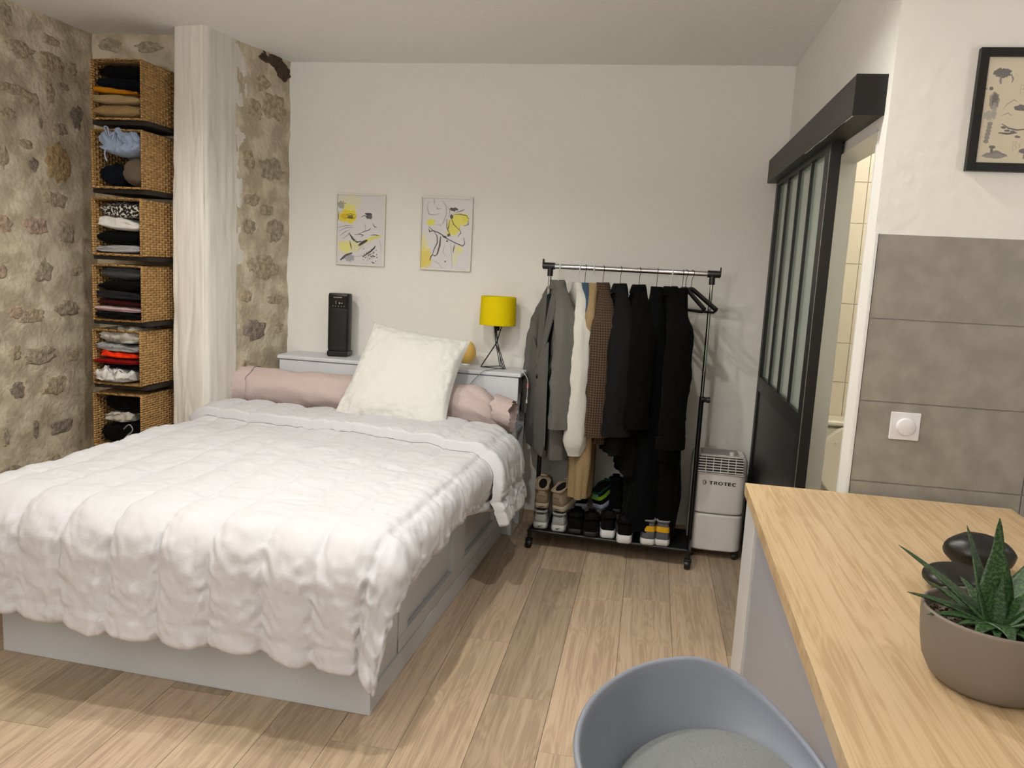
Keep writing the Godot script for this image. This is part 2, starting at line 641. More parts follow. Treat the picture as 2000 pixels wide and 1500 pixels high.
func left_x(z: float) -> float: return -3.12 - (z - 0.576) * 0.03
func wall_bump(a: float, y: float, s: float) -> float: return 0.014 * nse(a * 3.0 + s, y * 3.0, s) + 0.005 * nse(a * 14.0, y * 14.0, s)

func build_stone_walls() -> void:
	var mortar: Material = mats["mortar"]
	# left wall
	var rows := []
	for r in 122:
		var y := CEIL * r / 121.0
		var row := PackedVector3Array()
		for k in 110:
			var z := 0.55 + (1.7 * k / 79.0 if k < 80 else 1.7 + (k - 79) * 0.132)
			row.append(Vector3(left_x(z) + wall_bump(z, y, 1.0), y, z))
		rows.append(row)
	var g := Geo.new()
	g.surf(rows, false, Vector3.RIGHT)
	g.box(Vector3(-3.42, CEIL / 2, 3.1), Vector3(0.2, CEIL, 6.3), 0.0)
	var wl := struct("wall_left", g, mortar)
	var st := [[12, 30, 14, 24, "grey"], [40, 95, 28, 18, "tan"], [100, 80, 17, 11, "tan"], [98, 122, 24, 20, "tan"], [137, 135, 10, 14, "grey"], [20, 172, 34, 11, "tan"], [62, 194, 18, 14, "tan"], [95, 182, 10, 24, "tan"], [119, 168, 13, 7, "grey"], [18, 222, 18, 14, "tan"], [78, 238, 6, 14, "grey"], [117, 252, 14, 13, "grey"], [8, 300, 12, 30, "grey"], [55, 282, 15, 10, "tan"], [113, 318, 23, 40, "ochre"], [66, 323, 17, 18, "dark"], [110, 390, 26, 16, "tan"], [15, 437, 15, 18, "pink"], [70, 440, 26, 20, "pink"], [132, 452, 17, 24, "grey"], [150, 232, 14, 26, "dark"], [85, 528, 18, 24, "grey"], [8, 532, 11, 14, "pink"], [148, 530, 14, 12, "tan"], [70, 617, 30, 17, "tan"], [133, 600, 28, 16, "grey"], [82, 695, 32, 18, "grey"], [145, 692, 14, 12, "tan"], [38, 764, 15, 20, "dark"], [115, 752, 34, 20, "tan"], [128, 832, 32, 13, "dark"], [70, 838, 6, 20, "dark"], [14, 855, 8, 18, "grey"], [30, 690, 14, 16, "tan"], [35, 610, 16, 12, "pink"], [100, 905, 30, 14, "tan"], [25, 920, 22, 12, "grey"]]
	var sd := 1.0
	for s in st:
		var c := hit(s[0], s[1], 0, -3.13)
		var e := hit(s[0] + s[2], s[1], 0, -3.13)
		var f := hit(s[0], s[1] - s[3], 0, -3.13)
		if c.y < 0.03: continue
		sd += 1.7
		c.x = left_x(c.z) + wall_bump(c.z, c.y, 1.0)
		part(wl, "stone", blob(c, Vector3.FORWARD, Vector3.UP, Vector3.RIGHT, absf(e.z - c.z), absf(f.y - c.y), 0.005, sd), mats["stone_" + s[4]])
	# masonry block behind the post: its front is the alcove back, its right face the stone return
	rows = []
	for r in 90:
		var y := CEIL * r / 89.0
		var row := PackedVector3Array()
		for k in 30:
			var x := -3.2 + 0.86 * k / 29.0
			row.append(Vector3(x, y, 0.555 + wall_bump(x, y, 5.0)))
		rows.append(row)
	g = Geo.new()
	g.surf(rows, false, Vector3.BACK)
	g.box(Vector3(-2.79, CEIL / 2, 0.2), Vector3(0.84, CEIL, 0.64), 0.0)
	var wa := struct("wall_alcove", g, mortar)
	for s in [[215, 88, 24, 14, "grey"], [290, 92, 30, 12, "grey"], [172, 232, 8, 22, "dark"], [170, 330, 8, 26, "grey"]]:
		var c := hit(s[0], s[1], 2, 0.555)
		var e := hit(s[0] + s[2], s[1], 2, 0.555)
		var f := hit(s[0], s[1] - s[3], 2, 0.555)
		sd += 1.7
		c.z = 0.555 + wall_bump(c.x, c.y, 5.0)
		part(wa, "stone", blob(c, Vector3.RIGHT, Vector3.UP, Vector3.BACK, absf(e.x - c.x), absf(f.y - c.y), 0.01, sd), mats["stone_" + s[4]])
	var A := Vector3(-2.225, 0, -0.03)
	var B := Vector3(-2.316, 0, 0.46)
	var dirn := (B - A).normalized()
	var nn := Vector3(dirn.z, 0, -dirn.x)
	rows = []
	for r in 140:
		var y := CEIL * r / 139.0
		var row := PackedVector3Array()
		for k in 30:
			var d := 0.50 * k / 29.0
			row.append(A + dirn * d + Vector3(0, y, 0) + nn * wall_bump(d, y, 9.0))
		rows.append(row)
	g = Geo.new()
	g.surf(rows, false, nn)
	var wr := struct("wall_return", g, mortar)
	for s in [[532, 116, 24, 18, "brown"], [552, 140, 16, 16, "brown"], [514, 165, 15, 18, "tan"], [535, 210, 24, 30, "tan"], [498, 215, 16, 20, "tan"], [486, 312, 12, 20, "tan"], [530, 332, 26, 24, "grey"], [495, 392, 20, 13, "grey"], [517, 410, 14, 12, "tan"], [486, 442, 14, 16, "grey"], [538, 450, 20, 26, "grey"], [512, 525, 32, 24, "tan"], [483, 578, 13, 13, "tan"], [540, 585, 20, 10, "grey"], [498, 645, 22, 20, "dark"], [545, 640, 12, 14, "tan"], [480, 715, 10, 12, "tan"]]:
		var q := []
		for o in [Vector2.ZERO, Vector2(s[2], 0), Vector2(0, -s[3])]:
			var d := hit(s[0] + o.x, s[1] + o.y, 2, 0.0) - CAM
			q.append(CAM + d * ((A - CAM).dot(nn) / d.dot(nn)))
		var c: Vector3 = q[0]
		sd += 1.7
		var along := (c - A).dot(dirn)
		part(wr, "stone", blob(c + nn * wall_bump(along, c.y, 9.0), dirn, Vector3.UP, nn, minf(absf((q[1] - c).dot(dirn)), minf(along, 0.46 - along) + 0.02), absf(q[2].y - c.y), 0.005, sd), mats["stone_" + s[4]])
	# limewashed timber post
	var poly := [Vector2(-2.551, 0.694), Vector2(-2.35, 0.722), Vector2(-2.303, 0.34), Vector2(-2.55, 0.34)]
	rows = []
	for r in 130:
		var y := CEIL * r / 129.0
		var row := PackedVector3Array()
		for e in 4:
			var p: Vector2 = poly[e]
			var q: Vector2 = poly[(e + 1) % 4]
			var pp: Vector2 = poly[(e + 3) % 4]
			for k in 26:
				var f := k / 26.0
				var xy := p.lerp(q, f)
				var rr := 0.10
				var qq: Vector2 = poly[(e + 2) % 4]
				if f < rr: xy += ((pp - p).normalized() + (q - p).normalized()) * 0.012 * pow(1.0 - f / rr, 2)
				if f > 1.0 - rr: xy += ((p - q).normalized() + (qq - q).normalized()) * 0.012 * pow((f - 1.0 + rr) / rr, 2)
				var out := (q - p).normalized()
				var no := Vector2(-out.y, out.x)
				if no.dot(p.lerp(q, 0.5) - Vector2(-2.44, 0.56)) < 0: no = -no
				var d := 0.010 * nse(xy.x * 3.0, y * 1.6, xy.y * 3.0) + 0.003 * nse(xy.x * 22.0, y * 2.5, xy.y * 22.0)
				var crack := pow(maxf(0.0, 1.0 - absf(nse(xy.x * 7.0 + 3.0, y * 0.35, xy.y * 7.0)) * 16.0), 1.5) * 0.006
				xy += no * (d - crack)
				row.append(Vector3(xy.x - (CEIL - y) * 0.014 * smoothstep(-2.33, -2.50, xy.x), y, xy.y))
		rows.append(row)
	g = Geo.new()
	g.surf(rows, true)
	var po := part(self, "timber_post", g, mats["post"])
	tag(po, "white limewashed rough timber post from floor to ceiling beside the baskets", "post")

func build_bathroom() -> void:
	struct("wall_bathroom", bx(Vector3(2.25, CEIL / 2, 0.93), Vector3(0.1, CEIL, 1.86), 0.0), mats["paint"])
	var wt := struct("wall_bathroom_back", bx(Vector3(1.483, CEIL / 2, 0.002), Vector3(1.434, CEIL - 0.002, 0.004), 0.0), mat("bath_grout", Color(0.88, 0.86, 0.81), 0.9))
	var tm := mat("bath_tile", Color(0.86, 0.83, 0.765), 0.3)
	for r in 13:
		var y0 := 0.123 + 0.217 * (r - 1)
		var y1 := minf(y0 + 0.217, CEIL)
		y0 = maxf(y0, 0.0)
		if y1 - y0 < 0.02: continue
		for c in [[0.767, 1.09], [1.09, 1.53], [1.53, 1.97], [1.97, 2.198]]:
			part(wt, "tile", bx(Vector3((c[0] + c[1]) / 2, (y0 + y1) / 2, 0.007), Vector3(c[1] - c[0] - 0.003, y1 - y0 - 0.003, 0.007), 0.001), tm)
	var cl := thing("unseen_ceiling_light", "unseen round frosted bathroom ceiling light, lit, out of view", "light", Vector3(1.45, CEIL, 0.95))  # out of view, placed to light the bathroom tiles
	part(cl, "base_ring", lt([[0.14, -0.001], [0.15, -0.004], [0.15, -0.02], [0.14, -0.022]], 28), mat("white_plastic", Color.WHITE))
	var em := mat("bath_glow", Color(1, 0.95, 0.86), 0.5)
	em.emission_enabled = true
	em.emission = Color(1.0, 0.90, 0.74)
	em.emission_energy_multiplier = 4.0
	part(cl, "lamp_diffuser", lt([[0.138, -0.022], [0.13, -0.04], [0.08, -0.052], [0.01, -0.055]], 28), em)
	var l := OmniLight3D.new()
	l.name = "bathroom_light"
	l.light_color = Color(1.0, 0.975, 0.91)
	l.light_energy = 0.52
	l.light_size = 0.12
	l.omni_range = 6.0
	l.omni_attenuation = 2.0
	l.shadow_enabled = true
	l.position = Vector3(0, -0.2, 0)
	cl.add_child(l)
	# toilet with its lid up against the cistern
	var w := mat("ceramic", Color(0.90, 0.885, 0.84), 0.12)
	var t := thing("toilet", "white ceramic toilet with raised lid in the bathroom behind the doorway", "toilet", Vector3(1.115, 0, 0.012))
	part(t, "cistern", bx(Vector3(0, 0.57, 0.095), Vector3(0.36, 0.40, 0.165), 0.025), w)
	part(t, "cistern_lid", bx(Vector3(0, 0.786, 0.097), Vector3(0.385, 0.034, 0.185), 0.014), w)
	part(t, "flush_button", lt([[0.02, 0.803], [0.02, 0.808], [0.016, 0.809]], 16, Vector3(0, 0, 0.09)), mat("chrome", Color(0.75, 0.75, 0.76), 0.12, 1.0))
	var rows := []
	for q in [[0.0, 0.10, 0.13], [0.12, 0.095, 0.13], [0.25, 0.13, 0.17], [0.36, 0.175, 0.225], [0.395, 0.18, 0.23]]:
		var ring := PackedVector3Array()
		for k in 28:
			var a := TAU * k / 28
			ring.append(Vector3(cos(a) * q[1], q[0], 0.40 + sin(a) * q[2]))
		rows.append(ring)
	var g := Geo.new()
	g.loft(rows)
	part(t, "bowl", g, w)
	for d in [["seat", 0.008, 0.19, 0.212], ["lid", 0.0, 0.185, 0.194]]:
		rows = []
		for z in [[0.0, 0.97], [0.006, 1.0], [0.014, 1.0], [0.018, 0.96]]:
			var ring := PackedVector3Array()
			for k in 36:
				var a := TAU * k / 36
				var yy := 0.585 + sin(a) * 0.20
				ring.append(Vector3(cos(a) * 0.178 * z[1], 0.585 + (yy - 0.585) * z[1], d[3] + z[0] + (0.78 - yy) * 0.04))
			rows.append(ring)
		g = Geo.new()
		g.loft(rows)
		var o := part(t, d[0], g, w)
		if d[0] == "seat":
			part(o, "buffer", lt([[0.008, 0.0], [0.007, 0.006]], 10), w, Transform3D(Basis(Vector3.RIGHT, PI / 2), Vector3(-0.09, 0.69, 0.234)))

# ------------------------------------------------------------------ sliding door
func build_door() -> void:
	var black := mat("door_black", Color(0.018, 0.018, 0.02), 0.45)
	var rail := thing("sliding_door_rail", "long dark grey sliding door rail cover above the doorway", "door rail", Vector3(XD, 2.055, 0.0))
	part(rail, "cover", bx(Vector3(-0.047, 0.061, 0.955), Vector3(0.094, 0.122, 1.9), 0.0015), mat("rail_grey", Color(0.13, 0.128, 0.118), 0.5))
	part(rail, "end_cap", bx(Vector3(-0.047, 0.061, 1.908), Vector3(0.095, 0.123, 0.005), 0.001), mat("door_black", Color.BLACK))
	part(rail, "seal_strip", bx(Vector3(-0.09, -0.001, 1.5), Vector3(0.004, 0.003, 0.8), 0.0), mat("chrome", Color.WHITE))
	var z1 := hit(1622, 300, 0, 0.612).z
	var z0 := 0.07
	var dr := thing("sliding_door", "black framed sliding door with frosted glass panes slid half open", "door", Vector3(0.612, 0.01, 0))
	var H := 2.05
	var st := 0.10
	part(dr, "stile", bx(Vector3(0.02, H / 2, z1 - st / 2), Vector3(0.04, H, st), 0.0015), black)
	part(dr, "stile", bx(Vector3(0.02, H / 2, z0 + 0.03), Vector3(0.04, H, 0.06), 0.0015), black)
	part(dr, "top_rail", bx(Vector3(0.02, H - 0.015, (z0 + z1) / 2), Vector3(0.038, 0.03, z1 - z0 - 0.12), 0.001), black)
	part(dr, "bottom_rail", bx(Vector3(0.02, 0.06, (z0 + z1) / 2), Vector3(0.038, 0.12, z1 - z0 - 0.12), 0.001), black)
	part(dr, "lock_rail", bx(Vector3(0.02, 0.955, (z0 + z1) / 2), Vector3(0.038, 0.08, z1 - z0 - 0.12), 0.001), black)
	part(dr, "lower_panel", bx(Vector3(0.02, 0.52, (z0 + z1) / 2), Vector3(0.02, 0.80, z1 - z0 - 0.12), 0.001), mat("door_panel", Color(0.035, 0.036, 0.038), 0.4))
	part(dr, "edge_strip", bx(Vector3(-0.0008, H / 2, z1 - 0.003), Vector3(0.0016, H, 0.003), 0.0), mat("chrome", Color.WHITE))
	var gl := mat("frosted_glass", Color(0.70, 0.76, 0.71, 0.62), 0.12)
	gl.transparency = BaseMaterial3D.TRANSPARENCY_ALPHA
	var za := z0 + 0.06
	var zb := z1 - st
	var n := 4
	for k in n:
		var p0 := za + (zb - za) * k / n
		var p1 := za + (zb - za) * (k + 1) / n
		part(dr, "pane", bx(Vector3(0.02, 1.507, (p0 + p1) / 2), Vector3(0.006, 1.025, p1 - p0 - 0.018), 0.0), gl)
		if k > 0: part(dr, "glazing_bar", bx(Vector3(0.02, 1.507, p0), Vector3(0.03, 1.025, 0.018), 0.001), black)
	# white lining of the doorway
	var wp := mat("white_lacquer", Color(0.87, 0.87, 0.855), 0.35)
	var g := Geo.new()
	g.box(Vector3(XD + 0.05, 1.01, 1.158), Vector3(0.104, 2.02, 0.016), 0.001)
	g.box(Vector3(XD + 0.05, 1.01, 1.862), Vector3(0.104, 2.02, 0.016), 0.001)
	g.box(Vector3(XD + 0.05, 2.022, 1.51), Vector3(0.104, 0.016, 0.72), 0.001)
	struct("trim_1", g, wp)
	# dimmer switch on the tiles
	var c := hit(1766, 832, 2, ZK + 0.01)
	var sw := thing("dimmer_switch", "square white dimmer switch with round knob on the grey tiles", "switch", c)
	part(sw, "plate", bx(Vector3(0, 0, 0.005), Vector3(0.088, 0.088, 0.009), 0.002), mat("switch_white", Color(0.88, 0.875, 0.89), 0.35))
	part(sw, "knob", lt([[0.027, 0.0], [0.027, 0.013], [0.025, 0.016], [0.001, 0.0165]], 32), mat("switch_white", Color.WHITE), Transform3D(Basis(Vector3.RIGHT, PI / 2), Vector3(0, 0, 0.009)))

# ------------------------------------------------------------------ bed
const BED := Vector3(-0.835, 0, 2.24)
const BED_TURN := -0.0436
const BW := 1.48
const BL := 1.95
const MAT_TOP := 0.635

func build_bed() -> void:
	var white := mat("bed_white", Color(0.80, 0.815, 0.84), 0.45)
	var b := thing("bed_frame", "white double bed frame with panelled storage drawers in its side", "bed", BED, BED_TURN)
	part(b, "footboard", bx(Vector3(-BW / 2, 0.215, -0.009), Vector3(BW, 0.43, 0.018), 0.002), white)
	part(b, "headend_panel", bx(Vector3(-BW / 2, 0.215, -BL + 0.009), Vector3(BW - 0.04, 0.43, 0.018), 0.002), white)
	part(b, "side_rail", bx(Vector3(-BW + 0.009, 0.215, -BL / 2), Vector3(0.018, 0.43, BL - 0.04), 0.002), white)
	part(b, "bottom_rail", bx(Vector3(-0.024, 0.042, -BL / 2), Vector3(0.04, 0.084, BL - 0.04), 0.003), white)
	part(b, "top_rail", bx(Vector3(-0.025, 0.405, -BL / 2), Vector3(0.02, 0.05, BL - 0.04), 0.002), white)
	part(b, "side_panel", bx(Vector3(-0.0215, 0.23, -0.151), Vector3(0.018, 0.30, 0.262), 0.001), white)
	part(b, "slat_base", bx(Vector3(-BW / 2, 0.345, -BL / 2), Vector3(BW - 0.08, 0.05, BL - 0.05), 0.003), mat("pine", Color(0.72, 0.58, 0.40), 0.8))
	for q in [[0.284, 1.07], [1.076, 1.862]]:
		var d := part(b, "drawer", bx(Vector3(-0.2, 0.21, -(q[0] + q[1]) / 2), Vector3(0.33, 0.2, q[1] - q[0] - 0.06), 0.002), white)
		var zc: float = -(q[0] + q[1]) / 2
		var wd: float = q[1] - q[0]
		part(d, "recessed_panel", bx(Vector3(-0.034, 0.232, zc), Vector3(0.008, 0.29, wd - 0.02), 0.0), white)
		part(d, "frame_rail", bx(Vector3(-0.019, 0.352, zc), Vector3(0.022, 0.055, wd - 0.004), 0.002), white)
		part(d, "frame_rail", bx(Vector3(-0.019, 0.114, zc), Vector3(0.022, 0.058, wd - 0.004), 0.002), white)
		part(d, "frame_stile", bx(Vector3(-0.021, 0.231, zc - wd / 2 + 0.052), Vector3(0.022, 0.29, 0.10), 0.002), white)
		part(d, "frame_stile", bx(Vector3(-0.021, 0.231, zc + wd / 2 - 0.052), Vector3(0.022, 0.29, 0.10), 0.002), white)
	var m := thing("mattress", "thick mattress in a pale fitted sheet under the white duvet", "mattress", BED, BED_TURN)
	var rows := []
	for q in [[0.371, 0.05], [0.374, 0.02], [0.39, 0.0], [0.60, 0.0], [0.625, 0.018], [MAT_TOP, 0.05]]:
		var ring := PackedVector3Array()
		for p in round_rect(BW - 0.06 - q[1], BL - 0.06 - q[1], 0.07):
			ring.append(Vector3(p.x - BW / 2, q[0], p.y - BL / 2))
		rows.append(ring)
	var g := Geo.new()
	g.loft(rows)
	part(m, "fitted_sheet", g, cloth("sheet", Color(0.80, 0.81, 0.75)))

func round_rect(w: float, h: float, r: float, seg := 6) -> PackedVector2Array:
	var o := PackedVector2Array()
	for q in 4:
		var c := Vector2((w / 2 - r) * (1 if q in [0, 3] else -1), (h / 2 - r) * (1 if q < 2 else -1))
		for k in seg + 1:
			var a := PI / 2 * (q + float(k) / seg)
			o.append(c + Vector2(cos(a), sin(a)) * r)
		var nx := (q + 1) % 4
		var c2 := Vector2((w / 2 - r) * (1 if nx in [0, 3] else -1), (h / 2 - r) * (1 if nx < 2 else -1))
		var e := Vector2(cos(PI / 2 * (q + 1)), sin(PI / 2 * (q + 1))) * r
		for k in range(1, 6): o.append((c + e).lerp(c2 + e, k / 6.0))
	return o

func build_headboard() -> void:
	var w := mat("bed_white", Color.WHITE)
	var h := thing("headboard", "white storage headboard with flat top against the back wall", "headboard", Vector3(-0.70, 0, 0.30), -0.035)
	part(h, "top_board", bx(Vector3(-0.73, 0.933, -0.12), Vector3(1.49, 0.026, 0.262), 0.008), w)
	part(h, "upper_front", bx(Vector3(-0.73, 0.735, -0.009), Vector3(1.458, 0.365, 0.018), 0.002), w)
	part(h, "lower_front", bx(Vector3(-0.73, 0.274, -0.009), Vector3(1.458, 0.546, 0.018), 0.002), w)
	part(h, "back_board", bx(Vector3(-0.73, 0.46, -0.236), Vector3(1.458, 0.92, 0.01), 0.0), w)
	part(h, "side_board", bx(Vector3(-1.45, 0.46, -0.125), Vector3(0.018, 0.92, 0.21), 0.002), w)
	part(h, "base_board", bx(Vector3(-0.73, 0.012, -0.125), Vector3(1.41, 0.024, 0.21), 0.002), w)
	for y in [0.32, 0.60]: part(h, "shelf", bx(Vector3(-0.36, y, -0.125), Vector3(0.71, 0.018, 0.21), 0.002), w)
	part(h, "divider", bx(Vector3(-0.72, 0.46, -0.125), Vector3(0.018, 0.90, 0.21), 0.002), w)
	part(h, "stile", bx(Vector3(-0.009, 0.30, -0.035), Vector3(0.018, 0.59, 0.03), 0.002), w)
	# things stowed in the open side of the headboard
	var B := Basis(Vector3.UP, -0.035)
	var o := Vector3(-0.70, 0, 0.30)
	var a := part(self, "storage_pouch", bx(Vector3.ZERO, Vector3(0.20, 0.16, 0.15), 0.03), cloth("pouch", Color(0.05, 0.05, 0.055)), Transform3D(B, o + B * Vector3(-0.13, 0.69, -0.125)))
	tag(a, "black cloth pouch on the upper side shelf of the headboard", "pouch")
	var bk := thing("hardback_book", "thick grey hardback book lying in the headboard side shelf", "book", o + B * Vector3(-0.10, 0.329, -0.125), -0.035)
	part(bk, "cover", bx(Vector3(0, 0.02, 0), Vector3(0.16, 0.04, 0.18), 0.003), mat("book_cover", Color(0.33, 0.34, 0.37), 0.6))
	part(bk, "pages", bx(Vector3(0.004, 0.02, 0), Vector3(0.161, 0.03, 0.172), 0.001), mat("pages", Color(0.82, 0.80, 0.74), 0.9))

func edge_roll(d: float, R: float, flare: float) -> Vector3:        # out, down, tilt after running d over a rounded edge
	if d <= 0.0: return Vector3.ZERO
	var q := R * PI / 2
	if d < q: return Vector3(R * sin(d / R), R * (1 - cos(d / R)), d / R)
	return Vector3(R + (d - q) * flare, R + (d - q), PI / 2)

func drape(a: float, b: float, base: float, R: float, lift: float, flare: float, ph: float) -> Vector3:
	# a: across from the right edge (to the left), b: along from the foot to the head
	var da := maxf(0.0, -a)
	var dl := maxf(0.0, a - BW)
	var db := maxf(0.0, -b)
	var x := clampf(a, 0, BW)
	var z := maxf(b, 0)
	var side := da if da > 0 else dl
	var rho := sqrt(side * side + db * db)
	var dirx := 0.0
	var dirz := 0.0
	if rho > 0:
		dirx = (side / rho) * (-1.0 if da > 0 else 1.0)
		dirz = -db / rho
	var fl := flare
	if side > 0 and db > 0: fl += 0.10 * sin(atan2(side, db) * 2.0)
	var e := edge_roll(rho, lerpf(R, 0.15, db / rho if rho > 0.0 else 0.0), fl)
	# quilting: seams on a grid, puffed cells between
	var ga := 0.185
	var gb := 0.56
	var ua := fposmod(a + 0.05, ga) / ga
	var ub := fposmod(b + 0.46 - 0.04, gb) / gb
	var sa := minf(ua, 1 - ua) * ga
	var sb := minf(ub, 1 - ub) * gb
	var puff := (0.015 + 0.016 * sin(e.z)) * pow(sin(PI * ua), 0.40) * (0.35 + 0.65 * pow(sin(PI * ub), 0.25))
	var near := exp(-pow(minf(sa, sb * 2.0) / 0.06, 2.0))
	var drop := smoothstep(0.05, 0.2, rho)
	var wr := 0.012 * nse(a * 3.2 + ph, b * 6.5, 2.0) * (1.0 - near)
	if sa < sb * 2.0: wr += (0.006 + 0.012 * drop) * near * nse(a * 7.0 + (sa * 22.0 if ua < 0.5 else -sa * 22.0), (b + (sa if ua < 0.5 else sa) * 0.9) * 17.0 + ph, 4.0)
	else: wr += 0.009 * near * nse(a * 26.0 + ph, b * 6.0, 5.0)
	wr += (0.004 + 0.005 * drop) * nse(a * 6.0 + b * 3.0, b * 13.0 - a * 5.0, 7.0 + ph)
	var big := 0.020 * nse(a * 1.3 + ph, b * 1.3, 9.0)
	var hang := 0.0
	if rho > R: hang = 0.028 * nse(a * 2.6 + (0.0 if db > 0 else b * 2.6), rho * 0.6, 12.0 + ph) * minf(1.0, (rho - R) / 0.2)
	var disp := puff + wr + big + hang + lift
	var n := Vector3(dirx * sin(e.z), cos(e.z), dirz * sin(e.z))
	# sag of the top between pillows and foot
	var p := Vector3(x + dirx * e.x, base - e.y, z + dirz * e.x)
	p += n * disp
	return Vector3(-p.x, p.y, -p.z)

func build_duvet() -> void:
	var white := cloth("duvet", Color(0.80, 0.80, 0.82), 0.9, 0.1)
	white.normal_scale = 0.10
	var d := thing("duvet", "white quilted duvet spread over the bed and hanging down its foot", "duvet", BED, BED_TURN)
	var nx := 250
	var ny := 232
	var rows := []
	for r in ny:
		var fb := r / float(ny - 1)
		var row := PackedVector3Array()
		for k in nx:
			var fa := k / float(nx - 1)
			var aa := lerpf(0, BW, fa)
			var a0 := lerpf(-0.235, BW + 0.46, fa)
			var lf := 0.475 + 0.03 * nse(aa * 2.2, 5.0, 1.0) + 0.02 * smoothstep(0.4, 1.5, BW - aa) + 0.022 * pow(sin(PI * fposmod(a0 + 0.05, 0.185) / 0.185), 0.6)
			var lr := 0.235 + 0.02 * nse(fb * 4.0, 2.0, 3.0) + 0.13 * smoothstep(0.60, 0.95, fb)
			var a := lerpf(-lr, BW + 0.46, fa)
			var b := lerpf(-lf, 1.60, fb)
			var e := minf(minf(fa * 2.15, (1 - fa) * 2.15), fb * 2.06)
			var curl := 0.0
			if e < 0.03: curl = -0.03 * (1.0 - sqrt(1.0 - pow(1.0 - e / 0.03, 2.0)))
			row.append(drape(a, b, MAT_TOP + 0.012, 0.085, 0.012 + curl, 0.05, 0.0))
		rows.append(row)
	var g := Geo.new()
	g.surf(rows, false, Vector3.UP)
	part(d, "quilted_cover", g, white)
	# the head end folded back over itself
	rows = []
	nx = 260
	ny = 64
	for r in ny:
		var fb := r / float(ny - 1)
		var row := PackedVector3Array()
		for k in nx:
			var fa := k / float(nx - 1)
			var a := lerpf(-0.35, BW + 0.10, fa)
			var slant := 0.16 * smoothstep(0.38, 0.0, fa) - 0.12 * smoothstep(0.55, 0.95, fa) + 0.018 * sin(fa * 9.0)
			var b := lerpf(1.235 - slant, 1.625 - 0.05 * smoothstep(0.3, 0.0, fa), fb)
			var e := minf(minf(fa * 2.3, (1 - fa) * 2.3), minf(fb, 1 - fb) * 0.40)
			var curl := 0.0
			if e < 0.018: curl = -0.046 * (1.0 - sqrt(1.0 - pow(1.0 - e / 0.018, 2.0)))
			row.append(drape(a, b, MAT_TOP + 0.012, 0.085, 0.060 + curl, 0.22, 0.0))
		rows.append(row)
	g = Geo.new()
	g.surf(rows, false, Vector3.UP)
	part(d, "folded_edge", g, white)

